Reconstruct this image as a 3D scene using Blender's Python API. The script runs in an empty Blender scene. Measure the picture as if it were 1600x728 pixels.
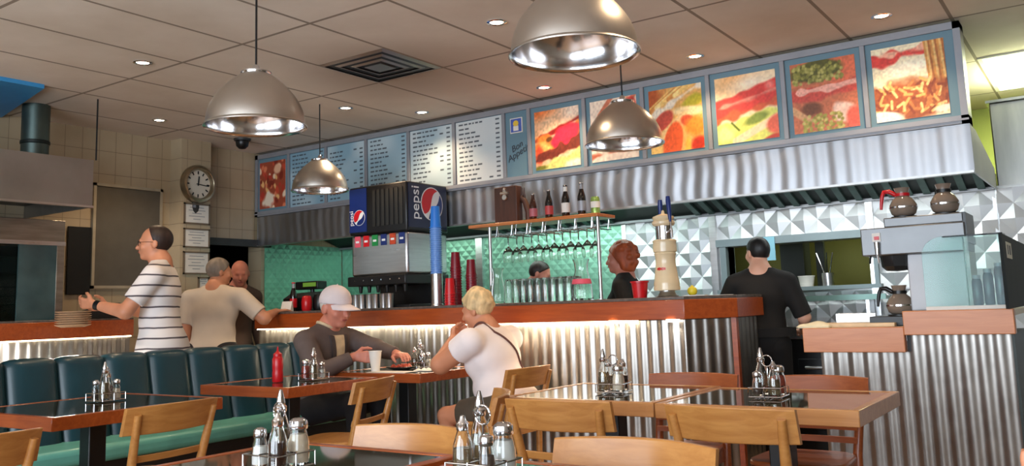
import bpy, math, random
import numpy as np
from math import sin, cos, pi, radians
from mathutils import Vector, Matrix

random.seed(7)
RNG = np.random.default_rng(7)
C = bpy.context.scene.collection
SC = bpy.context.scene

# ------------------------------------------------------------------ camera
YAW, PITCH, ROLL, FPX, CY = -0.60006, 0.13327, -0.034045, 1354.11, 300.81
fwd = Vector((sin(YAW) * cos(PITCH), cos(YAW) * cos(PITCH), sin(PITCH)))
rgt = Vector((cos(YAW), -sin(YAW), 0))
upv = rgt.cross(fwd)
r2 = rgt * cos(ROLL) + upv * sin(ROLL)
u2 = -rgt * sin(ROLL) + upv * cos(ROLL)
cam = bpy.data.cameras.new('camera')
cam.sensor_fit = 'HORIZONTAL'
cam.sensor_width = 36.0
cam.lens = FPX / 1600 * 36.0
cam.shift_y = (CY - 364.0) / 1600
cam.clip_start = 0.02
co = bpy.data.objects.new('camera', cam)
C.objects.link(co)
mw = Matrix.Identity(4)
for i in range(3):
    mw[i][0], mw[i][1], mw[i][2] = r2[i], u2[i], -fwd[i]
mw[0][3], mw[1][3], mw[2][3] = 0, 0, 1.15
co.matrix_world = mw
SC.camera = co

# ------------------------------------------------------------------ look, world, big lights
SC.view_settings.view_transform = 'Standard'
SC.view_settings.look = 'None'
SC.view_settings.gamma = 1
SC.view_settings.use_curve_mapping = False
SC.view_settings.exposure = 0.28
w = bpy.data.worlds.new('world')
SC.world = w
w.use_nodes = True
w.node_tree.nodes['Background'].inputs[0].default_value = (0.62, 0.78, 1.0, 1)
w.node_tree.nodes['Background'].inputs[1].default_value = 1.0


def lamp(name, kind, loc, energy, color=(1, 1, 1), target=None, size=None, size_y=None, spot=None, blend=0.5, radius=None):
    l = bpy.data.lights.new(name, kind)
    l.energy = energy
    l.color = color
    if kind == 'AREA':
        l.shape = 'RECTANGLE'
        l.size = size
        l.size_y = size_y or size
    if kind == 'SPOT':
        l.spot_size = radians(spot)
        l.spot_blend = blend
    if radius is not None:
        l.shadow_soft_size = radius
    o = bpy.data.objects.new(name, l)
    C.objects.link(o)
    o.location = loc
    if target is not None:
        d = Vector(target) - Vector(loc)
        o.rotation_euler = d.to_track_quat('-Z', 'Y').to_euler()
    return o


WARM = (1.0, 0.74, 0.48)
COOL = (0.80, 0.90, 1.0)
# daylight through the shop front behind the camera, two window bays
lamp('window_daylight', 'AREA', (-2.75, -2.35, 1.5), 215, COOL, (-2.75, 5, 1.3), 3.8, 2.0)
lamp('window_daylight', 'AREA', (0.95, -2.35, 1.5), 100, COOL, (0.95, 5, 1.3), 2.4, 2.0)
# strip under the bar top
lamp('bar_strip_light', 'AREA', (-4.95, 5.085, 1.043), 12, (1.0, 0.86, 0.62), (-4.95, 5.13, 0.2), 2.6, 0.03)
lamp('bar_strip_light', 'AREA', (-3.12, 5.085, 1.043), 6.5, (1.0, 0.84, 0.58), (-3.12, 5.13, 0.2), 1.05, 0.03)
lamp('bar_strip_light', 'AREA', (-6.36, 3.0, 1.035), 60, (1.0, 0.95, 0.86), (-6.41, 3.0, 0.2), 0.03, 1.9)
# fluorescent light of the kitchen
lamp('kitchen_light', 'AREA', (-0.3, 7.55, 2.79), 55, (0.93, 1.0, 0.52), (-0.3, 7.55, 0), 0.6, 1.15)
lamp('hood_light', 'AREA', (-1.6, 6.3, 1.93), 9, (0.95, 1.0, 0.96), (-1.6, 6.75, 0.9), 1.8, 0.2)
lamp('hood_light', 'AREA', (-4.0, 6.3, 1.93), 11, (0.80, 1.0, 0.92), (-4.0, 6.75, 0.9), 1.8, 0.2)
lamp('hood_light', 'AREA', (-5.9, 6.3, 1.93), 4, (0.80, 1.0, 0.86), (-5.9, 6.75, 0.9), 1.0, 0.2)


# ------------------------------------------------------------------ materials
def lin(c):
    return tuple((x / 255 / 12.92) if x / 255 <= 0.04045 else ((x / 255 + 0.055) / 1.055) ** 2.4 for x in c)


class NT:
    def __init__(s, name):
        s.m = bpy.data.materials.new(name)
        s.m.use_nodes = True
        s.n = s.m.node_tree.nodes
        s.l = s.m.node_tree.links
        s.b = s.n['Principled BSDF']

    def new(s, t, **k):
        n = s.n.new(t)
        for a, v in k.items():
            setattr(n, a, v)
        return n

    def link(s, a, b):
        s.l.new(a, b)

    def math(s, op, a, b=None, c=None):
        n = s.new('ShaderNodeMath', operation=op)
        for i, v in enumerate((a, b, c)):
            if v is None:
                continue
            if isinstance(v, (int, float)):
                n.inputs[i].default_value = v
            else:
                s.link(v, n.inputs[i])
        return n.outputs[0]

    def mix(s, fac, a, b, blend='MIX'):
        n = s.new('ShaderNodeMix', data_type='RGBA', blend_type=blend)
        for i, v in ((0, fac), (6, a), (7, b)):
            if isinstance(v, (int, float)):
                n.inputs[i].default_value = v
            elif isinstance(v, tuple):
                n.inputs[i].default_value = (*v, 1) if len(v) == 3 else v
            else:
                s.link(v, n.inputs[i])
        return n.outputs[2]

    def coord(s, kind='Object', scale=(1, 1, 1), loc=(0, 0, 0)):
        t = s.new('ShaderNodeTexCoord')
        mp = s.new('ShaderNodeMapping')
        mp.inputs['Scale'].default_value = scale
        mp.inputs['Location'].default_value = loc
        s.link(t.outputs[kind], mp.inputs[0])
        return mp.outputs[0]

    def noise(s, vec, scale=5, detail=3, rough=0.5, dist=0):
        n = s.new('ShaderNodeTexNoise')
        n.inputs['Scale'].default_value = scale
        n.inputs['Detail'].default_value = detail
        n.inputs['Roughness'].default_value = rough
        n.inputs['Distortion'].default_value = dist
        s.link(vec, n.inputs['Vector'])
        return n.outputs[0]

    def ramp(s, fac, stops):
        n = s.new('ShaderNodeValToRGB')
        e = n.color_ramp.elements
        while len(e) < len(stops):
            e.new(0.5)
        for el, (p, c) in zip(e, stops):
            el.position = p
            el.color = (*c, 1)
        s.link(fac, n.inputs[0])
        return n.outputs[0]

    def bump(s, h, strength=0.2, dist=0.01):
        n = s.new('ShaderNodeBump')
        n.inputs['Strength'].default_value = strength
        n.inputs['Distance'].default_value = dist
        s.link(h, n.inputs['Height'])
        s.link(n.outputs[0], s.b.inputs['Normal'])

    def set(s, **k):
        for a, v in k.items():
            s.b.inputs[a.replace('_', ' ')].default_value = v


MATS = {}


def mat(name, c, rough=0.5, metal=0.0, var=0.12, scale=8.0, bump=0.0, stretch=(1, 1, 1), spec=0.5, coat=0.0, trans=0.0, ior=1.5, emit=None, es=0.0, sheen=0.0, rvar=0.0):
    t = NT(name)
    L = lin(c)
    v = t.coord('Object', stretch)
    nz = t.noise(v, scale, 4)
    dark = tuple(x * (1 - var) for x in L)
    lite = tuple(min(1, x * (1 + var)) for x in L)
    t.link(t.ramp(nz, [(0.3, dark), (0.7, lite)]), t.b.inputs['Base Color'])
    t.set(Roughness=rough, Metallic=metal, IOR=ior)
    t.b.inputs['Specular IOR Level'].default_value = spec
    t.b.inputs['Coat Weight'].default_value = coat
    t.b.inputs['Coat Roughness'].default_value = 0.08
    t.b.inputs['Transmission Weight'].default_value = trans
    t.b.inputs['Sheen Weight'].default_value = sheen
    if rvar:
        t.link(t.math('MULTIPLY_ADD', nz, rvar, rough - rvar / 2), t.b.inputs['Roughness'])
    if bump:
        t.bump(nz, bump, 0.01)
    if emit:
        t.b.inputs['Emission Color'].default_value = (*lin(emit), 1)
        t.b.inputs['Emission Strength'].default_value = es
    MATS[name] = t.m
    return t.m


def wood(name, c, c2, rough=0.35, axis=0, coat=0.2):
    t = NT(name)
    st = [14, 14, 14]
    st[axis] = 1.2
    v = t.coord('Object', tuple(st))
    n1 = t.noise(v, 3.0, 6, 0.6, 0.6)
    n2 = t.noise(t.coord('Object', (1, 1, 1)), 2.5, 2)
    col = t.ramp(n1, [(0.25, lin(c2)), (0.75, lin(c))])
    col = t.mix(t.math('MULTIPLY', n2, 0.35), col, tuple(x * 0.7 for x in lin(c2)))
    t.link(col, t.b.inputs['Base Color'])
    t.set(Roughness=rough)
    t.b.inputs['Coat Weight'].default_value = coat
    t.b.inputs['Coat Roughness'].default_value = 0.15
    t.bump(n1, 0.08, 0.004)
    MATS[name] = t.m
    return t.m


def attr_mat(name, rough=0.35, es=0.0):
    t = NT(name)
    a = t.new('ShaderNodeAttribute', attribute_name='Col')
    t.link(a.outputs['Color'], t.b.inputs['Base Color'])
    t.set(Roughness=rough)
    if es:
        t.link(a.outputs['Color'], t.b.inputs['Emission Color'])
        t.b.inputs['Emission Strength'].default_value = es
    MATS[name] = t.m
    return t.m


M = MATS
wood('chair_wood', (202, 146, 80), (168, 110, 54), 0.35, 0, 0.25)
wood('chair_red_wood', (176, 96, 48), (136, 66, 30), 0.35, 0, 0.25)
wood('table_wood', (180, 92, 42), (138, 60, 22), 0.28, 0, 0.3)
wood('table_light_wood', (202, 146, 88), (170, 112, 60), 0.3, 0, 0.3)
wood('bar_wood', (186, 88, 34), (144, 58, 18), 0.32, 0, 0.25)
wood('bar_light_wood', (226, 152, 100), (202, 124, 76), 0.4, 0, 0.1)
wood('shelf_wood', (206, 128, 66), (176, 98, 44), 0.35, 0, 0.2)
wood('brown_wood', (92, 54, 36), (60, 34, 24), 0.5, 2, 0.0)
mat('table_glass', (64, 60, 48), 0.04, 0, 0.2, 2, spec=0.7)
mat('black_metal', (18, 17, 17), 0.4, 0.0, 0.2)
mat('black_plastic', (16, 16, 18), 0.35, 0, 0.2)
mat('dark_grey', (48, 48, 48), 0.5, 0, 0.2)
mat('steel', (200, 201, 202), 0.3, 1, 0.08, 3, 0, (1, 1, 20), rvar=0.12)
mat('skirt_steel', (164, 166, 170), 0.42, 1.0, 0.08, 3, rvar=0.1)
mat('steel_matte', (176, 176, 174), 0.42, 1, 0.12, 3, 0, (6, 1, 1), rvar=0.12)
mat('galvanised', (156, 151, 145), 0.32, 0.92, 0.1, 10, 0.02, rvar=0.12)
mat('quilted_steel', (216, 219, 222), 0.42, 0.78, 0.06, 4)
mat('quilted_steel_greenlit', (142, 196, 172), 0.36, 0.5, 0.12, 3)  # green of the fluorescent light put into the colour of the quilted steel
mat('aluminium', (206, 200, 192), 0.33, 1, 0.05, 4, rvar=0.08)
mat('polished_aluminium', (235, 234, 236), 0.16, 1, 0.04, 6)
mat('chrome', (225, 225, 228), 0.1, 1, 0.04)
mat('frame_grey', (148, 150, 156), 0.45, 0.25, 0.06)
mat('mat_blue', (104, 136, 150), 0.5, 0, 0.06, 2)
mat('teal_leather', (17, 58, 68), 0.38, 0, 0.14, 5, 0.05, coat=0.1)
mat('teal_seat_lit', (118, 200, 180), 0.36, 0, 0.12, 5, 0.05, coat=0.15)  # paler than the back: light reflected from above put into the seat colour
mat('grille_dark', (24, 34, 30), 0.5, 0.3, 0.2)
mat('hood_filter', (70, 92, 86), 0.45, 0.7, 0.2)
mat('white_paint', (228, 224, 214), 0.5, 0, 0.04)
mat('paper', (226, 222, 214), 0.7, 0, 0.05)
mat('white_ceramic', (236, 232, 224), 0.2, 0, 0.03)
mat('red_plastic', (196, 22, 30), 0.3, 0, 0.08)
mat('dark_red_plastic', (130, 18, 32), 0.3, 0, 0.1)
mat('blue_cup', (40, 120, 215), 0.35, 0, 0.06)
mat('blue_cup_pale', (104, 150, 216), 0.35, 0, 0.06)
mat('logo_blue', (22, 44, 110), 0.35, 0, 0.06)
mat('logo_red', (208, 26, 36), 0.35, 0, 0.05)
mat('logo_white', (236, 238, 240), 0.35, 0, 0.03)
mat('logo_green', (30, 140, 70), 0.4, 0, 0.05)
mat('sky_blue_paint', (54, 140, 196), 0.5, 0, 0.05)
mat('cream_ceramic', (226, 204, 166), 0.25, 0, 0.05, coat=0.3)
mat('olive_wall', (132, 130, 66), 0.7, 0, 0.1, 2)
mat('kitchen_dark', (40, 46, 40), 0.6, 0, 0.2, 2)
mat('lime_wall', (176, 186, 104), 0.7, 0, 0.06, 2)
mat('smoked_panel', (26, 30, 29), 0.6, 0, 0.25, 4, spec=0.15)
mat('notice_board', (92, 86, 76), 0.8, 0, 0.08)
mat('black_board', (14, 13, 12), 0.45, 0, 0.2)
mat('glass', (250, 252, 250), 0.02, 0, 0.0, trans=1.0, ior=1.45)
mat('glass_green', (214, 240, 234), 0.03, 0, 0.0, trans=1.0, ior=1.2)
mat('bottle_glass', (58, 24, 12), 0.05, 0, 0.1, spec=0.7, coat=0.4)
mat('dark_bottle', (20, 14, 12), 0.06, 0, 0.1, spec=0.7, coat=0.4)
mat('oil', (150, 128, 92), 0.1, 0, 0.1, trans=0.6)
mat('vinegar', (66, 38, 30), 0.1, 0, 0.2, trans=0.3)
mat('salt', (232, 230, 226), 0.8, 0, 0.06, 40)
mat('sugar', (226, 208, 186), 0.8, 0, 0.12, 60)
mat('pepper', (86, 66, 54), 0.9, 0, 0.5, 90)
mat('chilli', (172, 62, 40), 0.8, 0, 0.3, 70)
mat('coffee', (48, 24, 16), 0.1, 0, 0.1, coat=0.5)
mat('pot_glass', (176, 158, 142), 0.08, 0, 0.04, trans=0.55, ior=1.3)
mat('can_green', (150, 180, 96), 0.3, 0.5, 0.5, 30)
mat('skin_light', (226, 168, 140), 0.5, 0, 0.08, 8)
mat('skin_tan', (204, 138, 104), 0.5, 0, 0.1, 8)
mat('skin_red', (200, 126, 104), 0.5, 0, 0.1, 8)
mat('skin_dark', (178, 112, 78), 0.5, 0, 0.1, 8)
mat('lips', (164, 84, 76), 0.5)
mat('eye', (38, 28, 24), 0.2)
mat('hair_dark', (44, 28, 22), 0.55, 0, 0.4, 25, 0.5, (1, 1, 0.3))
mat('hair_black', (22, 20, 20), 0.5, 0, 0.3, 25, 0.4, (1, 1, 0.3))
mat('hair_blond', (214, 184, 136), 0.6, 0, 0.32, 28, 0.7, (1, 1, 0.3))
mat('hair_grey', (132, 118, 104), 0.6, 0, 0.3, 28, 0.6, (1, 1, 0.3))
mat('hair_red', (168, 78, 40), 0.55, 0, 0.4, 22, 0.7, (1, 1, 0.3))
mat('hair_white', (206, 200, 192), 0.6, 0, 0.15, 28, 0.5)
mat('cloth_white', (240, 228, 226), 0.8, 0, 0.04, 6, 0.15, sheen=0.2)
mat('cloth_greige', (206, 190, 172), 0.85, 0, 0.05, 6, 0.15)
mat('cloth_brown', (84, 66, 58), 0.85, 0, 0.15, 7, 0.15)
mat('cloth_jacket', (92, 78, 74), 0.75, 0, 0.16, 9, 0.3)
mat('cloth_black', (22, 19, 17), 0.85, 0, 0.2, 9, 0.2)
mat('cloth_dark', (34, 32, 36), 0.85, 0, 0.2, 9, 0.1)
mat('cloth_shorts', (78, 68, 56), 0.85, 0, 0.12, 9, 0.2)
mat('cloth_cap', (214, 202, 204), 0.8, 0, 0.05, 9, 0.1)
mat('lapel', (66, 56, 54), 0.8, 0, 0.15, 9, 0.2)
mat('strap_brown', (96, 58, 50), 0.6, 0, 0.1)
mat('plaid_beige', (206, 184, 150), 0.8, 0, 0.15, 20)
mat('shoe', (40, 34, 30), 0.5)
mat('food_red', (190, 70, 40), 0.5, 0, 0.4, 60, 0.3)
mat('lamp_glow', (255, 240, 215), 0.5, emit=(255, 244, 226), es=9)
mat('led_glow', (255, 236, 200), 0.5, emit=(255, 236, 196), es=7)
mat('tube_glow', (255, 255, 250), 0.5, emit=(250, 255, 240), es=6)
mat('display_glow', (60, 90, 40), 0.4, emit=(110, 150, 50), es=0.5)
mat('menu_text', (60, 66, 74), 0.5)
mat('pink_label', (226, 90, 110), 0.5)
mat('blue_paper', (140, 196, 214), 0.6, 0, 0.05)
attr_mat('food_print', 0.35, 0.06)
attr_mat('menu_print', 0.4, 0.0)


def striped():
    t = NT('cloth_striped')
    v = t.coord('Object')
    sp = t.new('ShaderNodeSeparateXYZ')
    t.link(v, sp.inputs[0])
    z = t.math('ADD', sp.outputs[2], t.math('MULTIPLY', t.noise(v, 4, 2), 0.03))
    fr = t.math('FRACT', t.math('MULTIPLY', z, 1 / 0.074))
    line = t.math('LESS_THAN', fr, 0.16)
    t.link(t.mix(line, lin((232, 224, 220)), lin((86, 78, 82))), t.b.inputs['Base Color'])
    t.set(Roughness=0.8)
    M['cloth_striped'] = t.m


striped()


def ceiling_mat():
    t = NT('ceiling_tiles')
    g = t.new('ShaderNodeNewGeometry')
    sp = t.new('ShaderNodeSeparateXYZ')
    t.link(g.outputs['Position'], sp.inputs[0])

    def line(o, x0, step, wd):
        f = t.math('FRACT', t.math('DIVIDE', t.math('ADD', o, -x0 + 100 * step), step))
        d = t.math('MULTIPLY', t.math('MINIMUM', f, t.math('SUBTRACT', 1.0, f)), step)
        return t.math('LESS_THAN', d, wd)
    ln = t.math('MAXIMUM', line(sp.outputs[0], -1.253, 0.6038, 0.011), line(sp.outputs[1], 3.35, 1.22, 0.011))
    n1 = t.noise(g.outputs['Position'], 0.9, 5, 0.6)
    n2 = t.noise(g.outputs['Position'], 160, 2)
    # grease and soot round the air outlet
    vd = t.new('ShaderNodeVectorMath', operation='DISTANCE')
    t.link(g.outputs['Position'], vd.inputs[0])
    vd.inputs[1].default_value = (-3.98, 4.45, 2.825)
    soot = t.math('MULTIPLY', t.math('SUBTRACT', 1.0, t.math('MINIMUM', t.math('DIVIDE', vd.outputs['Value'], 0.85), 1.0)), t.math('MULTIPLY', n1, 1.5))
    base = t.ramp(n1, [(0.3, lin((212, 196, 178))), (0.7, lin((236, 224, 210)))])
    base = t.mix(soot, base, lin((120, 92, 62)))
    base = t.mix(t.math('MULTIPLY', ln, 0.8), base, lin((120, 102, 84)))
    t.link(base, t.b.inputs['Base Color'])
    t.set(Roughness=0.75)
    t.bump(t.math('MULTIPLY', n2, t.math('SUBTRACT', 1.0, ln)), 0.12, 0.004)
    M['ceiling_tiles'] = t.m


ceiling_mat()


def tile_wall():
    t = NT('wall_tiles')
    g = t.new('ShaderNodeNewGeometry')
    sp = t.new('ShaderNodeSeparateXYZ')
    t.link(g.outputs['Position'], sp.inputs[0])

    def line(o, step, wd):
        f = t.math('FRACT', t.math('DIVIDE', t.math('ADD', o, 50 * step), step))
        return t.math('LESS_THAN', t.math('MULTIPLY', t.math('MINIMUM', f, t.math('SUBTRACT', 1.0, f)), step), wd)
    ln = t.math('MAXIMUM', line(sp.outputs[1], 0.152, 0.0022), line(sp.outputs[2], 0.203, 0.0022))
    n1 = t.noise(g.outputs['Position'], 1.2, 4)
    base = t.ramp(n1, [(0.3, lin((168, 148, 118))), (0.7, lin((192, 174, 144)))])
    t.link(t.mix(ln, base, lin((132, 114, 90))), t.b.inputs['Base Color'])
    t.link(t.math('MULTIPLY_ADD', ln, 0.5, 0.25), t.b.inputs['Roughness'])
    t.bump(t.math('SUBTRACT', 1.0, ln), 0.3, 0.003)
    M['wall_tiles'] = t.m


tile_wall()


def floor_mat():
    t = NT('floor_tiles')
    v = t.coord('Object')
    br = t.new('ShaderNodeTexBrick')
    br.offset = 0
    t.link(v, br.inputs['Vector'])
    br.inputs['Scale'].default_value = 1
    br.inputs['Brick Width'].default_value = 0.3
    br.inputs['Row Height'].default_value = 0.3
    br.inputs['Mortar Size'].default_value = 0.004
    br.inputs['Color1'].default_value = (*lin((158, 122, 90)), 1)
    br.inputs['Color2'].default_value = (*lin((140, 108, 80)), 1)
    br.inputs['Mortar'].default_value = (*lin((60, 48, 40)), 1)
    t.link(br.outputs[0], t.b.inputs['Base Color'])
    t.set(Roughness=0.4)
    M['floor_tiles'] = t.m


floor_mat()


# ------------------------------------------------------------------ mesh helpers
def finish(me, mats, smooth=True, sharp=38):
    for m in mats:
        me.materials.append(M[m] if isinstance(m, str) else m)
    me.update()
    if smooth:
        me.polygons.foreach_set('use_smooth', [True] * len(me.polygons))
        me.set_sharp_from_angle(angle=radians(sharp))


class MB:
    def __init__(s):
        s.v, s.f, s.m = [], [], []

    def add(s, vs, fs, mi=0):
        o = len(s.v)
        s.v += [tuple(p) for p in vs]
        s.f += [tuple(i + o for i in f) for f in fs]
        s.m += [mi] * len(fs)
        return s

    def box(s, x0, x1, y0, y1, z0, z1, mi=0):
        v = [(x, y, z) for z in (z0, z1) for y in (y0, y1) for x in (x0, x1)]
        return s.add(v, [(0, 2, 3, 1), (4, 5, 7, 6), (0, 1, 5, 4), (2, 6, 7, 3), (0, 4, 6, 2), (1, 3, 7, 5)], mi)

    def obox(s, c, size, R, mi=0):
        hx, hy, hz = size[0] / 2, size[1] / 2, size[2] / 2
        v = [Vector(c) + R @ Vector((x, y, z)) for z in (-hz, hz) for y in (-hy, hy) for x in (-hx, hx)]
        return s.add(v, [(0, 2, 3, 1), (4, 5, 7, 6), (0, 1, 5, 4), (2, 6, 7, 3), (0, 4, 6, 2), (1, 3, 7, 5)], mi)

    def prism(s, poly, z0, z1, mi=0):
        n = len(poly)
        area = sum(poly[i][0] * poly[(i + 1) % n][1] - poly[(i + 1) % n][0] * poly[i][1] for i in range(n))
        if area < 0:
            poly = poly[::-1]
        v = [(x, y, z0) for x, y in poly] + [(x, y, z1) for x, y in poly]
        f = [tuple(range(n - 1, -1, -1)), tuple(range(n, 2 * n))] + [(i, (i + 1) % n, n + (i + 1) % n, n + i) for i in range(n)]
        return s.add(v, f, mi)

    def prism_axis(s, poly, a0, a1, axis, mi=0):
        """polygon in the two axes other than AXIS, extruded along AXIS"""
        t = MB().prism(poly, a0, a1)
        if axis == 0:
            vs = [(z, x, y) for x, y, z in t.v]
            fs = t.f
        elif axis == 1:
            vs = [(x, z, y) for x, y, z in t.v]
            fs = [f[::-1] for f in t.f]
        else:
            vs, fs = t.v, t.f
        return s.add(vs, fs, mi)

    def cyl(s, p0, p1, r0, r1=None, n=14, mi=0, caps=True):
        return s.tube([p0, p1], [r0, r0 if r1 is None else r1], n, mi, caps)

    def tube(s, pts, r, n=8, mi=0, caps=True, closed=False):
        pts = [Vector(p) for p in pts]
        k = len(pts)
        rs = r if isinstance(r, (list, tuple)) else [r] * k
        vs = []
        ref = None
        for i, p in enumerate(pts):
            if closed:
                t = pts[(i + 1) % k] - pts[i - 1]
            else:
                t = pts[min(i + 1, k - 1)] - pts[max(i - 1, 0)]
            t.normalize()
            if ref is None:
                ref = Vector((0, 0, 1)) if abs(t.z) < 0.9 else Vector((1, 0, 0))
            a = t.cross(ref)
            if a.length < 1e-4:
                a = t.cross(Vector((0.3, 1, 0.2)))
            a.normalize()
            b = t.cross(a).normalized()
            for j in range(n):
                th = 2 * pi * j / n
                vs.append(p + (a * cos(th) + b * sin(th)) * rs[i])
        fs = []
        for i in range(k if closed else k - 1):
            for j in range(n):
                i2 = (i + 1) % k
                fs.append((i * n + j, i * n + (j + 1) % n, i2 * n + (j + 1) % n, i2 * n + j))
        if caps and not closed:
            fs.append(tuple(range(n - 1, -1, -1)))
            fs.append(tuple(range((k - 1) * n, k * n)))
        return s.add(vs, fs, mi)

    def lathe(s, prof, n=24, c=(0, 0, 0), mi=0, sx=1.0, sy=1.0):
        vs, fs = [], []
        rows = []
        for r, z in prof:
            if r < 1e-6:
                rows.append([len(vs)])
                vs.append((c[0], c[1], c[2] + z))
            else:
                rows.append(list(range(len(vs), len(vs) + n)))
                vs += [(c[0] + r * sx * cos(2 * pi * j / n), c[1] + r * sy * sin(2 * pi * j / n), c[2] + z) for j in range(n)]
        for a, b in zip(rows, rows[1:]):
            for j in range(n):
                j2 = (j + 1) % n
                if len(a) == 1 and len(b) == 1:
                    continue
                if len(a) == 1:
                    fs.append((a[0], b[j2], b[j]))
                elif len(b) == 1:
                    fs.append((a[j], a[j2], b[0]))
                else:
                    fs.append((a[j], a[j2], b[j2], b[j]))
        return s.add(vs, fs, mi)

    def ball(s, c, r, n=12, mi=0):
        r = (r, r, r) if isinstance(r, (int, float)) else r
        prof = [(sin(pi * i / n), -cos(pi * i / n)) for i in range(n + 1)]
        t = MB().lathe([(a if 0 < i < n else 0, b) for i, (a, b) in enumerate(prof)], n * 2)
        return s.add([(c[0] + x * r[0], c[1] + y * r[1], c[2] + z * r[2]) for x, y, z in t.v], t.f, mi)

    def grid(s, fn, nu, nv, mi=0, flip=False):
        vs = [fn(i / nu, j / nv) for j in range(nv + 1) for i in range(nu + 1)]
        fs = []
        for j in range(nv):
            for i in range(nu):
                a = j * (nu + 1) + i
                q = (a, a + 1, a + nu + 2, a + nu + 1)
                fs.append(q[::-1] if flip else q)
        return s.add(vs, fs, mi)

    def xf(s, Mx):
        s.v = [tuple(Mx @ Vector(p)) for p in s.v]
        return s

    def build(s, name, mats, parent=None, smooth=True, sharp=38, bevel=0.0, seg=2):
        me = bpy.data.meshes.new(name)
        me.from_pydata(s.v, [], s.f)
        if not isinstance(mats, (list, tuple)):
            mats = [mats]
        finish(me, mats, smooth, sharp)
        if len(mats) > 1:
            me.polygons.foreach_set('material_index', s.m)
        o = bpy.data.objects.new(name, me)
        C.objects.link(o)
        if parent is not None:
            o.parent = parent
        if bevel:
            b = o.modifiers.new('edge', 'BEVEL')
            b.width = bevel
            b.segments = seg
            b.limit_method = 'ANGLE'
            b.angle_limit = radians(40)
        return o


def tag(o, label, cat, group=None):
    o['label'] = label
    o['category'] = cat
    if group:
        o['group'] = group
    return o


def thing(name, label, cat, loc=(0, 0, 0), rz=0.0, group=None):
    o = bpy.data.objects.new(name, None)
    C.objects.link(o)
    o.location = loc
    o.rotation_euler = (0, 0, rz)
    o.empty_display_size = 0.1
    return tag(o, label, cat, group)


def struct(o):
    o['kind'] = 'structure'
    return o


def dup(root, loc, rz=0.0, label=None, group=None, scale=1.0):
    r = root.copy()
    C.objects.link(r)
    r.location = loc
    r.rotation_euler = (0, 0, rz)
    r.scale = (scale,) * 3
    if label:
        r['label'] = label
    if group:
        r['group'] = group
    for ch in list(root.children):
        c = ch.copy()
        C.objects.link(c)
        c.parent = r
        for g in list(ch.children):
            d = g.copy()
            C.objects.link(d)
            d.parent = c
    return r


def text_mb(txt, size, extrude=0.001, shear=0.0):
    cu = bpy.data.curves.new('lettering', 'FONT')
    cu.body = txt
    cu.size = size
    cu.extrude = extrude
    cu.shear = shear
    cu.align_x = 'CENTER'
    cu.align_y = 'CENTER'
    o = bpy.data.objects.new('lettering', cu)
    C.objects.link(o)
    dg = bpy.context.evaluated_depsgraph_get()
    me = bpy.data.meshes.new_from_object(o.evaluated_get(dg))
    mb = MB().add([tuple(v.co) for v in me.vertices], [tuple(p.vertices) for p in me.polygons])
    bpy.data.objects.remove(o)
    bpy.data.curves.remove(cu)
    bpy.data.meshes.remove(me)
    return mb

# ------------------------------------------------------------------ room shell
ZC = 2.825
o = struct(MB().box(-7.6, 2.6, -2.6, 9.3, -0.12, 0).build('floor', 'floor_tiles', smooth=False))
o = struct(MB().box(-7.6, 2.6, -2.6, 9.3, ZC, ZC + 0.12).build('ceiling', 'ceiling_tiles', smooth=False))
# tiled wall on the left, with the kitchen passage at its far end
wl = MB()
wl.box(-7.35, -7.15, -2.6, 5.22, 0, ZC)
wl.box(-7.35, -7.15, 5.22, 5.86, 1.92, ZC)
wl.box(-7.35, -7.15, 5.86, 9.3, 0, ZC)
struct(wl.build('wall_left', 'wall_tiles', smooth=False))
struct(MB().box(-7.16, -6.98, 4.80, 5.12, 0, ZC).build('trim_1', 'wall_tiles', smooth=False))
struct(MB().box(-7.18, -7.10, 5.12, 5.95, 1.86, 1.93).build('trim_2', 'dark_grey', smooth=False))
struct(MB().box(-9.4, -9.2, 5.0, 9.3, 0, ZC).box(-9.2, -7.35, 9.1, 9.3, 0, ZC).box(-9.2, -7.35, 5.0, 5.2, 0, ZC).build('wall_passage', 'kitchen_dark', smooth=False))
struct(MB().box(-9.4, -7.35, 5.0, 9.3, ZC, ZC + .1).box(-9.4, -7.35, 5.0, 9.3, -.1, 0).build('floor_passage', 'kitchen_dark', smooth=False))
# kitchen wall with its serving window
wb = MB()
wb.box(-7.15, -2.62, 7.0, 7.14, 0, ZC)
wb.box(-1.47, -0.62, 7.0, 7.14, 0, 2.0)
wb.box(-2.62, -1.47, 7.0, 7.14, 0, 1.24)
wb.box(-2.62, -0.62, 7.0, 7.14, 1.60, 2.0)
wb.box(-0.62, 2.4, 7.0, 7.14, 0, 1.9)
struct(wb.build('wall_back', 'steel_matte', smooth=False))
wf = MB()
wf.box(-7.15, 2.4, 8.9, 9.1, 0, ZC)
struct(wf.build('wall_far', 'lime_wall', smooth=False))
struct(MB().box(-4.2, -1.0, 8.0, 8.06, 0, 2.3).build('wall_pantry', 'olive_wall', smooth=False))
struct(MB().box(2.4, 2.6, -2.6, 9.3, 0, ZC).build('wall_right', mat('right_wall_paint', (120, 108, 92), 0.7), smooth=False))
struct(MB().box(-2.36, -2.16, 7.55, 7.75, 0, 2.3).box(-2.06, -1.99, 7.55, 7.6, 0, 2.3).build('trim_12', 'kitchen_dark', smooth=False))
wn = MB()
for x0, x1 in ((-7.15, -4.75), (-0.75, -0.35), (2.2, 2.4)):
    wn.box(x0, x1, -2.6, -2.45, 0, ZC)
wn.box(-7.15, 2.4, -2.6, -2.45, 0, 0.5).box(-7.15, 2.4, -2.6, -2.45, 2.5, ZC)
struct(wn.build('wall_front', 'white_paint', smooth=False))
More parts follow.
